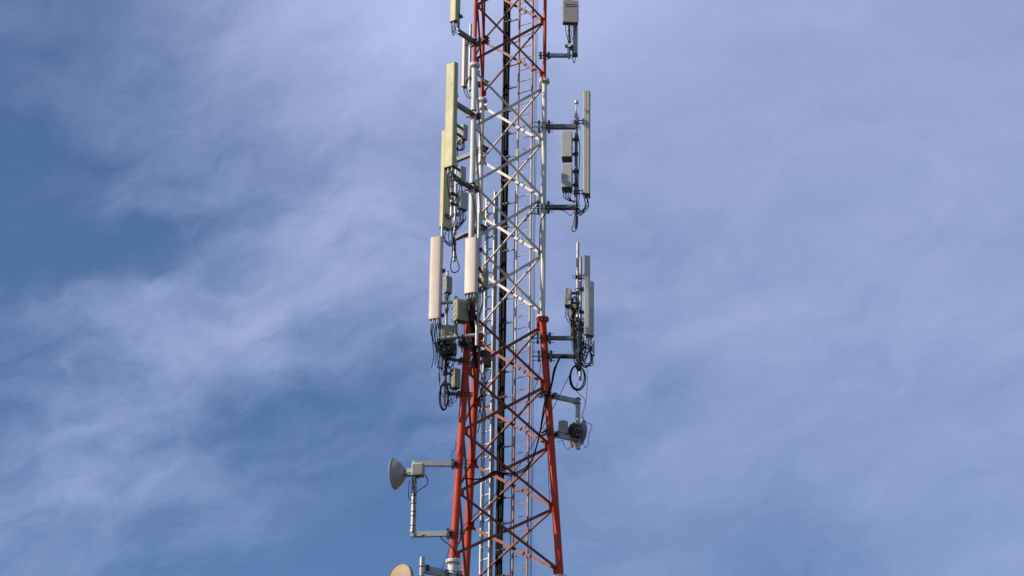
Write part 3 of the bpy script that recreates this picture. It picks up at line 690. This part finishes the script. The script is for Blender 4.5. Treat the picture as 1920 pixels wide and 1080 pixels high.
cable('black jumper curving from the second yellowed panel to its pipe', [(831, 436, py5), (833, 448, py5), (841, 455, py5), (847, 462, py5), (850, 472, py5)], .010, 'jumper_cable')
cable('thick black cable along the lower arm of the second yellowed panel', [(851, 470, py5 - .05), (853, 452, py5 - .06), (860, 446, py5 - .2), (870, 440, py5 - .3), (882, 437, 1.0), (893, 437, .85)], .016, 'hanging_cable')
for k, (dx, ln) in enumerate(((-6, 60), (-2, 72), (3, 66), (7, 58), (10, 50))):
    cable('black jumper in the tangle under the boxy light grey radio unit', [(862 + dx * .9, 397, py4 + .08), (860 + dx * 1.3, 397 + ln * .3, py4 + .05), (853 + dx * .6, 400 + ln * .5, py4), (850 + dx * .2, 405 + ln * .65, py4), (851 + dx * .1, 425 + ln * .5, py4 + .02)], .008, 'jumper_cable', 'jumpers in the tangle under the light grey radio unit')
cable('black cable running from the lower left clamp down the white near-left leg', [(862, 336, py4 + .1), (872, 345, py4 + .2), (882, 360, -1.0), (888, 378, -.93), (890, 400, -.92), (889.5, 430, -.92), (888, 445, -.92)], .011, 'hanging_cable')
# ---- 6: right leg, yellowed panel and two radio units
zu, zl = zleg(2, 238), zleg(2, 389); p = Vector((at(1080.5, 240, -.12).x, -.12, zu)); px6, py6 = p.x, p.y
mt = thing('antenna_mount', 'dark two-arm mount on white right leg with a tall pipe', 'mount', leg(2, zl))
for zz in (zu, zl):
    c0 = clamp(mt, 2, zz, cS, .27, .22, .30); arm(mt, c0, Vector((px6, py6, zz)), .10, .10)
pipe(mt, px6, py6, zat(428, px6, py6), zat(222, px6, py6), .036, DKST)
ubolts(mt, p, -cS, .036, (zu - .04, zu + .04, zl - .04, zl + .04))
zt_ = zat(222, px6, py6); tp = MB(); tp.tube((px6, py6, zt_ - .10), (px6, py6, zt_ + .02), .065, n=12); tp.tube((px6, py6, zt_ + .02), (px6, py6, zt_ + .11), .042, n=12); tp.tube((px6, py6, zt_ + .11), (px6, py6, zt_ + .42), .018, n=10); tp.tube((px6, py6, zt_ + .38), (px6, py6, zt_ + .45), .05, n=12)
tp.build('pipe_head', GALV, mt)
q = Vector((px6, py6, 0)) + cS * .17; antenna('tall slim yellowed panel seen side on, right of the white section', q.x, q.y, zat(368, q.x, q.y), zat(175, q.x, q.y), cS, .26, .155, OCHRE, 'ribbed', pip=(px6, py6), conns=4, hang=.35, seed=10, brk=(.04, .72))
for k, (t0, b0, lb) in enumerate(((245, 294, 'upper of two stacked grey radio units between white right leg and pipe'), (306, 351, 'lower of two stacked grey radio units between white right leg and pipe'))):
    q = at(1063.5, t0, py6 - .0); radio(lb, q.x, q.y, zat(b0, q.x, q.y - .16), zat(t0, q.x, q.y - .16), unit(-.08, -1), .235, .32, BOXG, pip=(px6, py6), fins=None, conns=5 if k else 0, hang=.22, cabto=(px6, py6 - .03, zat(380, px6, py6)), seed=11 + k, handle=not k)
cable('black cable down the pipe behind the two stacked grey radio units', [(1083, 250, py6 - .04), (1087, 275, py6 - .04), (1086, 310, py6 - .04), (1084, 340, py6 - .04), (1086, 370, py6 - .04), (1081, 395, py6 - .04)], .012)
cable('thin black cable looping at the foot of the tall slim right panel', [(1101, 372, py6 - .05), (1100, 383, py6 - .05), (1092, 394, py6 - .05), (1084, 400, py6 - .05), (1080, 410, py6 - .05)], .010, 'jumper_cable')
cable('small black cable loop at the bottom end of the white section pipe', [(1083, 405, py6 - .05), (1083, 420, py6 - .05), (1080, 431, py6 - .05), (1075, 434, py6 - .05), (1072, 430, py6 - .05), (1075, 421, py6 - .05), (1077, 408, py6 - .05)], .011, 'cable_loop')
cable('thick black cable along the lower arm on white right leg, dropping left', [(1078, 388, py6 - .07), (1060, 391, py6 - .09), (1042, 390, -.2), (1032, 393, -.2), (1022, 402, -.22), (1014, 418, -.2), (1012, 450, -.18), (1012, 480, -.18)], .013)
cable('black cable sagging below the lower arm on white right leg', [(1078, 395, py6 - .05), (1070, 404, py6 - .05), (1062, 398, py6 - .05), (1052, 394, py6 - .07), (1036, 393, -.18)], .008)
cable('black cable bundle crossing behind white right leg to the ladder', [(1030, 396, .0), (1015, 402, .1), (1004, 401, .3), (994, 402, .5), (984, 416, .55)], .014)
# ---- 7, 8, 9: left frame with the two pinkish panels
zfu, zfl = zleg(0, 590), zleg(0, 640)
Yf = -1.42
hp0, hp1 = at(826, 634, Yf + .06), at(893, 628, Yf - .10)
mt = thing('antenna_mount', 'pipe frame clamped in front of red near-left leg under the pinkish panels', 'mount', leg(0, zfl))
o = MB().tube(hp0, hp1, .042, n=14); o.build('cross_pipe', GALV, mt)
up0, up1 = at(824, 569, Yf + .06), at(893, 563, Yf - .10)
MB().tube(up0, up1, .036, n=14).build('cross_pipe', GALV, mt)
cz = leg(0, zat(640, leg(0, zfl).x, Yf)); 
for hz in (hp0.z * .45 + hp1.z * .55, up0.z * .45 + up1.z * .55):
    c0 = clamp(mt, 0, hz - .02, unit(-.15, -1), .30, .14, .16); arm(mt, c0, Vector((c0.x - .06, Yf, hz)), .10, .08)
lp = leg(0, zleg(0, 646)); MB().prism([(-.19, -.16), (.19, -.16), (.19, .10), (-.19, .10)], lp + Vector((-.02, -.02, .0)), (1, 0, 0), (0, 1, 0), Zu, -.012, .012, inset=.003).build('collar_plate', GALV, mt)
p7 = at(829, 440, Yf + .05); p8 = at(897.5, 440, Yf - .12)
pipe(mt, p7.x, p7.y, zat(618, p7.x, p7.y), zat(419, p7.x, p7.y), .032, GALV)
pipe(mt, p8.x, p8.y, zat(648, p8.x, p8.y), zat(400, p8.x, p8.y), .036, GALV)
nP = unit(-.42, -.91)
q = at(817.5, 520, p7.y - .10); antenna('taller pinkish panel antenna, leftmost of the pair with curved fronts', q.x, q.y, zat(600, q.x, q.y), zat(446, q.x, q.y), unit(-.36, -.93), .262, .085, PINKR, 'round', pip=(p7.x, p7.y), conns=4, hang=.55, seed=21, brk=(.08, .62))
q = at(885.5, 500, p8.y - .12); antenna('shorter pinkish panel antenna in front of the white near-left leg', q.x, q.y, zat(553, q.x, q.y), zat(449, q.x, q.y), unit(-.42, -.91), .29, .125, PINKR, 'round', pip=(p8.x, p8.y), conns=6, hang=.40, seed=22)
q = at(905.5, 520, p8.y + .22); radio('beige radio unit just right of the shorter pinkish panel', q.x, q.y, zat(541, q.x, q.y), zat(504, q.x, q.y), unit(.85, -.5), .22, .16, OLIVE, pip=(p8.x, p8.y), conns=4, hang=.5, cabto=(p8.x, p8.y - .03, zat(600, p8.x, p8.y)), seed=23)
pa = at(854.5, 590, Yf + .06)
mt2 = mt
pipe(mt, pa.x, pa.y, zat(636, pa.x, pa.y), zat(556, pa.x, pa.y), .034, GALV)
q = at(864, 585, pa.y - .17); radio('large beige ribbed radio unit with framed cover between the pinkish panels', q.x, q.y, zat(604, q.x, q.y), zat(564, q.x, q.y), unit(.42, -.91), .30, .20, OLIVE, pip=(pa.x, pa.y), win=(.12, .18, .09, .12), conns=6, hang=.4, cabto=(pa.x + .25, pa.y, zat(650, pa.x, pa.y)), seed=24)
p9 = at(837, 600, -1.12)
mt9 = thing('antenna_mount', 'thin lower pipe left of red near-left leg with two short arms', 'mount', leg(0, zleg(0, 740)))
pipe(mt9, p9.x, p9.y, zat(761, p9.x, p9.y), zat(508, p9.x, p9.y), .030, GALV, bands=[zat(v, p9.x, p9.y) for v in (560, 580, 690, 705, 720)])
for v in (678, 741):
    zz = zleg(0, v); c0 = clamp(mt9, 0, zz, unit(-1, -.3), .2, .10, .1); arm(mt9, c0, Vector((p9.x, p9.y, zz)), .06, .06, DKST)
q = at(839.5, 536, p9.y - .02); radio('narrow grey radio unit behind the right edge of the taller pinkish panel', q.x, q.y, zat(551, q.x, q.y), zat(520, q.x, q.y), unit(.35, -.93), .16, .16, BOXG, pip=(p9.x, p9.y + .1), conns=4, hang=.35, cabto=(p9.x, p9.y - .02, zat(590, p9.x, p9.y)), seed=25)
q = at(838.5, 625, p9.y - .18); radio('beige radio unit with square cover under the taller pinkish panel', q.x, q.y, zat(641, q.x, q.y), zat(612, q.x, q.y), unit(.10, -1), .30, .17, OLIVE, pip=(p9.x, p9.y), win=(.16, .05, .11, .11), conns=5, hang=.3, cabto=(p9.x - .05, p9.y - .1, zat(672, p9.x, p9.y)), seed=26)
q = at(845, 652, p9.y - .05); radio('dim grey radio unit hung below the cross pipe, wrapped in black cable', q.x, q.y, zat(666, q.x, q.y), zat(645, q.x, q.y), unit(.1, -1), .26, .18, BOXG, pip=(p9.x, p9.y), conns=5, hang=.25, cabto=(p9.x, p9.y - .05, zat(690, p9.x, p9.y)), seed=27)
q = at(853, 712, p9.y + .02); radio('tall dark beige box beside red near-left leg, lowest on the left', q.x, q.y, zat(729, q.x, q.y), zat(693, q.x, q.y), unit(.62, -.78), .17, .19, OLIVD, pip=(p9.x, p9.y), fins=None, conns=3, hang=.3, cabto=(p9.x + .1, p9.y, zat(752, p9.x, p9.y)), seed=28)
loops('round coil of black cable left of the cross pipe, under the beige radio units', 837, 655, -1.42, 12, 13, 4, .011, tiltd=.3, seed=3)
loops('long hanging loop of black cable at the lower end of the left thin pipe', 832, 742, -1.2, 8.5, 30, 3, .013, tiltd=.2, seed=4)
for k, (x0, x1, y1) in enumerate(((808, 812, 690), (812, 816, 684), (816, 819, 692), (820, 823, 690), (823, 828, 700), (826, 822, 716))):
    cable('black jumper hanging straight down below the taller pinkish panel', [(x0, 604, Yf), (x0 + 1 + k, 625, Yf + .05), (x1 + k, 650, Yf + .15), (x1 + 1.5, 668, Yf + .2), (x1 - 3 + (k % 3) * 3, y1, Yf + .25)], .010, 'jumper_cable', 'jumpers hanging below the taller pinkish panel')
for k in range(7):
    x0 = 874 + k * 3.4
    cable('black jumper gathered below the shorter pinkish panel', [(x0, 556, -1.55), (x0 + 1, 575, -1.5), (885 + (k - 3) * 1.6, 600, -1.42), (888 + (k - 3) * 1.2, 628, -1.35), (891 + (k - 3) * .9, 660, -1.2), (893 + (k - 3) * .8, 690, -1.1 + .02 * k)], .010, 'jumper_cable', 'jumpers gathered below the shorter pinkish panel')
cable('black cable hanging beside the lower left pipe in a slack curve', [(822, 700, -1.2), (824, 716, -1.2), (827, 735, -1.2), (832, 744, -1.15), (842, 742, -1.1), (856, 738, -1.0), (866, 740, -.95)], .009)
cable('thin black cable drooping beneath the dark beige box', [(843, 742, -1.1), (848, 754, -1.05), (845, 762, -1.05), (838, 758, -1.1)], .007)
cable('thick black cable climbing the lower left pipe', [(835, 652, -1.18), (838, 680, -1.18), (836, 700, -1.17), (838, 722, -1.17), (842, 735, -1.15), (846, 742, -1.1)], .014)
rt = random.Random(11)
for k in range(11):
    x0 = rt.uniform(820, 852); x1 = rt.uniform(826, 848); yb = rt.uniform(672, 700); sw = rt.uniform(-9, 9)
    cable('black jumper tangled below the left cross pipe', [(x0, rt.uniform(618, 640), -1.3), (x0 + sw * .6, 650, -1.3), ((x0 + x1) / 2 + sw, 664, -1.28), (x1 + sw * .4, yb - 6, -1.22), (x1, yb, -1.2), (x1 - 4, yb - 8, -1.18)], rt.uniform(.007, .012), 'jumper_cable', 'jumpers tangled below the left cross pipe')
for k in range(5):
    x0 = rt.uniform(1074, 1092); x1 = rt.uniform(1078, 1096)
    cable('black jumper slung among the radio units of the right mount', [(x0, rt.uniform(575, 590), .1), (x0 - rt.uniform(0, 8), 605, .0), (x1, 625, -.1), (x1 + rt.uniform(-6, 6), 640, -.15), (x1 + rt.uniform(-3, 6), rt.uniform(650, 670), -.12)], rt.uniform(.008, .013), 'jumper_cable', 'jumpers slung among the radio units of the right mount')
# radio units and cables on the far left leg behind
zz = zleg(1, 660); p = leg(1, zz) + unit(.5, .86) * .28
mtb = thing('antenna_mount', 'short dark bracket on the far red leg behind the lattice', 'mount', leg(1, zz))
c0 = clamp(mtb, 1, zz, unit(.5, .86), .24, .14, .12); arm(mtb, c0, p, .07, .07); pipe(mtb, p.x, p.y, zz - .55, zz + .45, .034, DKST)
q = p + Vector((.10, -.05, 0)); radio('dark radio unit on the far red leg, behind the lattice', q.x, q.y, zz - .28, zz + .18, unit(.3, -.95), .20, .14, BOXD, pip=(p.x, p.y), conns=4, hang=.4, cabto=(p.x - .05, p.y - .1, zz - .9), seed=31)
for k, pts in enumerate(([(893, 690), (897, 715), (902, 745), (898, 775), (890, 800)], [(898, 690), (905, 712), (903, 738), (907, 765), (901, 790), (895, 812)], [(903, 668), (908, 690), (902, 712), (906, 740), (900, 760), (903, 785)])):
    cable('black cable slumped along the far red leg', [(x, y, LB(zleg(1, y)).y - .15) for x, y in pts], .012, 'hanging_cable', 'black cables slumped along the far red leg')
cable('thin black cable looping beside the pale cable ladder', [(897, 770, .85), (899, 784, .85), (905, 790, .85), (911, 782, .85), (909, 768, .85)], .008, 'cable_loop')
# ---- 10: right leg, grey panels and cable coils
zu, zl = zleg(2, 634), zleg(2, 668); p = Vector((at(1083, 600, -.12).x, -.12, 0)); pxa, pya = p.x, p.y
mt = thing('antenna_mount', 'dark two-arm mount on red right leg with two crowded pipes', 'mount', leg(2, zl))
for zz in (zu, zl):
    c0 = clamp(mt, 2, zz, cS, .26, .19, .26); arm(mt, c0, Vector((pxa, pya, zz)), .085, .08, DKST)
pipe(mt, pxa, pya, zat(692, pxa, pya), zat(455, pxa, pya), .036, GALV, bands=[zat(v, pxa, pya) for v in (596, 612, 626, 650, 664, 676)])
pb = at(1088.5, 600, .55); pipe(mt, pb.x, pb.y, zat(713, pb.x, pb.y), zat(483, pb.x, pb.y), .034, GALV)
for zz in (zu + .12, zl + .08): arm(mt, (pxa, pya, zz), (pb.x, pb.y, zz), .06, .06, DKST)
ubolts(mt, Vector((pxa, pya, 0)), -cS, .036, [zat(v, pxa, pya) for v in (518, 523, 542, 547, 634, 668)])
q = Vector((pxa, pya, 0)) + cS * .155; antenna('nearer grey panel antenna on the red right leg mount', q.x, q.y, zat(631, q.x, q.y), zat(482, q.x, q.y), cS, .20, .125, GREYR, pip=(pxa, pya), conns=4, hang=.45, seed=41, brk=(.2, .75))
q = Vector((pb.x, pb.y, 0)) + unit(.95, .3) * .19; antenna('farther grey panel antenna, lower and partly hidden at far right', q.x, q.y, zat(632, q.x, q.y), zat(530, q.x, q.y), unit(.95, .3), .20, .11, GREYR, pip=(pb.x, pb.y), conns=3, hang=.35, seed=42)
q = at(1109, 650, .9); antenna('short pale panel lowest behind the grey panels on the right', q.x, q.y, zat(668, q.x, q.y), zat(640, q.x, q.y), unit(.95, .3), .12, .06, GREYR, pip=(pb.x, pb.y), conns=2, hang=.2, seed=43, brk=(.5,))
q = at(1065, 560, pya + .02); radio('light grey box left of the pipe on the red right leg mount', q.x, q.y, zat(575, q.x, q.y), zat(543, q.x, q.y), unit(-.1, -1), .15, .20, BOXG, pip=(pxa, pya), fins=None, win=(.0, .0, .07, .12), conns=4, hang=.35, cabto=(pxa - .04, pya - .03, zat(615, pxa, pya)), seed=44)
q = at(1077, 585, .35); radio('beige radio unit deep among the cables of the right mount', q.x, q.y, zat(612, q.x, q.y), zat(570, q.x, q.y), unit(-.3, -1), .16, .18, OLIVE, pip=(pb.x, pb.y), conns=5, hang=.4, cabto=(pxa, pya + .1, zat(660, pxa, pya)), seed=45)
q = at(1076, 620, .1); radio('dark radio unit low among the cables of the right mount', q.x, q.y, zat(632, q.x, q.y), zat(600, q.x, q.y), unit(-.3, -1), .11, .16, BOXD, pip=(pxa, pya), conns=4, hang=.3, cabto=(pxa, pya - .03, zat(680, pxa, pya)), seed=46)
loops('oval ring of black cable beside the light grey box on the right mount', 1077.5, 570, pya - .05, 6, 14, 3, .013, tiltd=.3, seed=5)
loops('large ring of black cable hanging at the foot of the right mount', 1083, 708, pya - .06, 15, 25, 3, .013, tiltd=.2, seed=6)
loops('black cable coil right of the right mount pipe, above the large ring', 1099, 668, pya - .02, 12, 22, 3, .011, tiltd=.25, seed=7)
cable('thick black cable slumping down the right mount pipe', [(1079, 600, pya - .05), (1076, 625, pya - .05), (1080, 650, pya - .05), (1076, 672, pya - .05), (1082, 690, pya - .05)], .014)
cable('black cable twisting past the dark radio unit of the right mount', [(1087, 600, pya - .05), (1091, 625, pya - .05), (1087, 645, pya - .05), (1092, 665, pya - .05), (1087, 690, pya - .05)], .014)
for k in range(5):
    cable('black jumper bundled down the right mount pipe', [(1072 + 4 * k, 590, pya + .06 * k), (1075 + 4 * k, 620, pya + .06 * k - .05), (1077 + 3.4 * k, 650, pya + .06 * k - .05), (1080 + 2 * k, 675, pya), (1083 + 1.2 * k, 696, pya)], .011, 'jumper_cable', 'jumpers bundled down the right mount pipe')
# long cables swinging off the right mount
def yac(px, py): 
    t = max(0, min(1, (px - 866) / 168)); za = zleg(0, py); return LA(za).y * (1 - t) + LC(za).y * t - .10
main = [(1076, 672), (1062, 670), (1050, 671), (1043, 684), (1038, 696), (1033, 724), (1022, 752), (1017, 782), (1012, 813), (1003, 847), (997, 863), (981, 880), (958, 888), (938, 886), (927, 884), (908, 895), (890, 899), (872, 897), (866, 905)]
cable('thick black cable sweeping from the right mount across the lattice to the left leg', [(x, y, -.2 if x > 1020 else yac(x, y)) for x, y in main], .017, n=8)
m2 = [(1078, 668), (1064, 667), (1053, 669), (1046, 680), (1041, 694), (1037, 712), (1034, 726), (1029, 742), (1021, 772), (1014, 806), (1006, 838), (1000, 858), (986, 880), (962, 891), (940, 889), (925, 887), (905, 899)]
cable('second black cable following the thick sweeping one across the lattice', [(x, y, -.24 if x > 1020 else yac(x, y) - .03) for x, y in m2], .013)
cable('thin black rope slanting from the right mount down to the lower left leg', [(x, y, -.3 - (1076 - x) * .0042) for x, y in ((1077, 686), (1017, 802), (960, 891), (898, 958), (862, 994))], .008)
cable('thin black cable beside the red right leg below the right mount', [(1014, 680, -.15), (1011, 700, -.15), (1004, 724, -.2), (990, 750, -.3), (978, 775, -.4), (962, 785, -.45)], .008)
cable('thin black wire trailing from the ring past the right dish', [(1083, 718, -.1), (1081, 733, -.1), (1095, 747, -.1), (1097, 760, -.1), (1092, 780, -.1), (1100, 792, -.1), (1110, 798, -.1), (1104, 815, -.1), (1103, 833, -.1), (1097, 839, -.1), (1092, 826, -.1)], .007)
cable('thin black wire straight down from the coil to the right dish', [(1101, 690, -.05), (1101, 720, -.05), (1099, 750, -.05), (1093, 775, -.05), (1091, 790, 0)], .006)
cable('thin black cable tied down the inner side of red right leg', [(1027, 846, -.22), (1028, 880, -.23), (1029, 912, -.24), (1031, 940, -.24)], .007)
# ---- 11: dish on the right, seen from behind
zu, zl = zleg(2, 741), zleg(2, 813)
dd = unit(.70, .71); p = at(1083.5, 800, LC(zl).y + .38); p11 = p
mt = thing('antenna_mount', 'grey two-arm mount on red right leg holding the right dish', 'mount', leg(2, zl))
for zz in (zu, zl):
    e = Vector((p.x, p.y, zz)) - leg(2, zz); e.z = 0; e.normalize()
    c0 = clamp(mt, 2, zz, e, .28, .10, .2); arm(mt, c0, Vector((p.x, p.y, zz)), .085, .10, GALV)
    ubolts(mt, Vector((p.x, p.y, 0)), e, .055, (zz - .05, zz + .05))
pipe(mt, p.x, p.y, zat(842, p.x, p.y), zat(746, p.x, p.y), .055, GALV)
DR = .34
def dish(label, c, ax, rad, depth, m, face, shroud=0.0, hub=.09):
    """round microwave dish: c = rim centre, ax = pointing direction"""
    root = thing('microwave_dish', label, 'dish', c)
    pr = [(-depth - .02, hub * .5), (-depth, hub)]
    for k in range(1, 11):
        t = k / 10; r = hub + (rad - hub) * t; pr.append((-depth * (1 - t ** 1.7), r))
    pr += [(.004, rad + .012), (.022, rad + .014), (.026, rad + .004)]
    if shroud: pr[-3:] = [(.0, rad + .006), (shroud, rad + .006), (shroud + .01, rad)]
    MB().lathe(c, ax, pr, 40).build('reflector', m, root)
    z = (shroud or .02)
    MB().lathe(c, ax, [(z, rad), (z + .03, rad * .8), (z + .045, rad * .4), (z + .05, 0)], 40).build('radome', face, root)
    MB().lathe(c, ax, [(-depth - .10, hub * .55), (-depth - .10, hub * .8), (-depth + .01, hub * .8), (-depth + .012, hub * .5)], 24).build('hub', GALV, root)
    return root
ax = unit(.80, .60); c = at(1082, 812.5, p.y + .26)
ds = dish('grey microwave dish seen from behind on the right, pointing away', c, ax, .325, .11, DISHG, TANR)
hb = at(1078.5, 809, p.y - .10)
MB().lathe(hb, ax, [(-.11, .02), (-.11, .15), (-.09, .17), (.07, .185), (.12, .14), (.12, .02)], 28).build('back_housing', DARKP, ds)
f = MB()
for k in range(9):
    a = 2 * math.pi * k / 9; d_, u_, v_ = frame(ax); f.box(hb - ax * .02 + (u_ * math.cos(a) + v_ * math.sin(a)) * .19, (ax, u_ * math.cos(a) + v_ * math.sin(a), d_.cross(u_ * math.cos(a) + v_ * math.sin(a))), (.13, .03, .012))
f.build('ribs', GALV, ds)['kind'] = 'stuff'
q = at(1055.5, 803, p.y - .16); radio('grey weathered radio box on the back of the right dish', q.x, q.y, q.z - .16, q.z + .15, unit(.05, -1), .20, .18, BOXD, fins=None, conns=2, hang=0, seed=51, handle=True)
cable('black cable drooping under the right dish', [(1046, 829, -.1), (1055, 826, -.05), (1057, 834, 0), (1064, 843, 0), (1071, 838, .05), (1080, 829, .1)], .007)
# ---- 12: dish on the left
zu, zl = zleg(0, 870), zleg(0, 1001)
Yd = LA(zu).y; p = at(775.5, 950, Yd); 
mt = thing('antenna_mount', 'grey square bracket of pipe and two arms left of red near-left leg', 'mount', leg(0, zl))
dl = unit(-1, .0)
c0 = clamp(mt, 0, zu, dl, .28, .15, .14); arm(mt, c0, Vector((p.x - .05, Yd, zu)), .10, .11, GALV)
c0 = clamp(mt, 0, zl, dl, .28, .17, .14); arm(mt, c0, Vector((p.x - .05, Yd, zl)), .10, .11, GALV)
pipe(mt, p.x, p.y, zl + .05, zu + .02, .058, GALV, bands=[zat(v, p.x, p.y) for v in (916, 930, 945, 960, 968, 986, 993)])
MB().tube((p.x, p.y, zl + .05), (p.x, p.y, zl + .13), .078, .058, n=16).build('pipe_foot', GALV, mt)
ax = unit(-.95, .30); c = at(740.5, 888.5, Yd + .06)
ds = dish('grey cone-shaped microwave dish pointing left, held out on the square bracket', c, ax, .335, .23, DISHG, TANR, hub=.075)
f = MB(); hb = c - ax * .29
for k in range(5):
    a = 2 * math.pi * k / 5 + .3; d_, u_, v_ = frame(ax); e = u_ * math.cos(a) + v_ * math.sin(a); f.tube(hb + e * .085 - ax * .10, hb + e * .085 + ax * .08, .014, n=6)
f.build('hub_bolts', GALV, ds)['kind'] = 'stuff'
MB().box(hb - ax * .06, (ax, perp(ax), Zu), (.14, .15, .16)).build('feed_block', GALV, ds)
q = at(784, 881, Yd - .14); radio('pale square radio box behind the left cone-shaped dish', q.x, q.y, q.z - .15, q.z + .13, unit(-.25, -.97), .25, .18, GREYR, fins='n', conns=3, hang=0, seed=52, handle=True)
cable('black cable curving from the left radio box to the bracket pipe', [(797, 891, Yd - .16), (802, 899, Yd - .16), (800, 909, Yd - .15), (792, 915, Yd - .12), (783, 921, Yd - .08), (777, 930, Yd - .07)], .011)
cable('black cable down the front of the square bracket pipe and along its foot', [(773, 900, Yd - .10), (776, 915, Yd - .08), (776.5, 950, Yd - .075), (776, 980, Yd - .075), (775.5, 1000, Yd - .08), (783, 1007, Yd - .08), (795, 1003.5, Yd - .08), (808, 1003, Yd - .08), (822, 1004, Yd - .08), (832, 1014, Yd - .12), (845, 1024, Yd - .2), (856, 1040, Yd - .2)], .012)
cable('thin black cable loop left of the square bracket pipe', [(768, 900, Yd - .1), (766.5, 915, Yd - .1), (766, 930, Yd - .1), (769, 937, Yd - .08), (773, 938, Yd - .07)], .009)
cable('thin black cable from the bracket foot down past the white flange', [(853, 1003, Yd - .25), (846, 1020, Yd - .25), (837, 1045, Yd - .25), (829, 1066, Yd - .25), (824, 1085, Yd - .25)], .007)
cable('thin black cable whiskers beside the red near-left leg above the dish arm', [(855, 828, Yd - .1), (854, 842, Yd - .1), (848, 848, Yd - .1), (847, 858, Yd - .1)], .007)
# pale flat strip standing behind the near left leg
# ---- 13: dish at the bottom left edge
zz = zleg(0, 1077); Ye = LA(zz).y - .25; p = at(791, 1070, Ye)
mt = thing('antenna_mount', 'grey pipe and arm on the white lower leg at the bottom edge', 'mount', leg(0, zz))
e = Vector((p.x, p.y, zz)) - leg(0, zz); e.z = 0; e.normalize()
c0 = clamp(mt, 0, zz, e, .26, .12, .05); arm(mt, c0, Vector((p.x, p.y, zz + .03)), .12, .15, GALV); pipe(mt, p.x, p.y, zz - .9, zat(1045, p.x, p.y), .058, GALV)
MB().box(Vector((p.x, p.y, zz + .05)) - e * .10, (e, perp(e), Zu), (.10, .13, .15)).build('clamp_block', BOLT, mt)
MB().tube((p.x, p.y, zz + .07), (p.x, p.y, zz + .09), .064, n=16).build('band', BLK, mt)
ax = unit(-.72, -.70); c = at(754, 1090, Ye - .12)
dish('tan-faced round dish cut off by the bottom edge, left of the mast', c, ax, .36, .16, DISHG, TANR, shroud=.07)

print('triangles', sum(len(o.data.polygons) for o in bpy.data.objects if o.type == 'MESH'), len(bpy.data.objects))
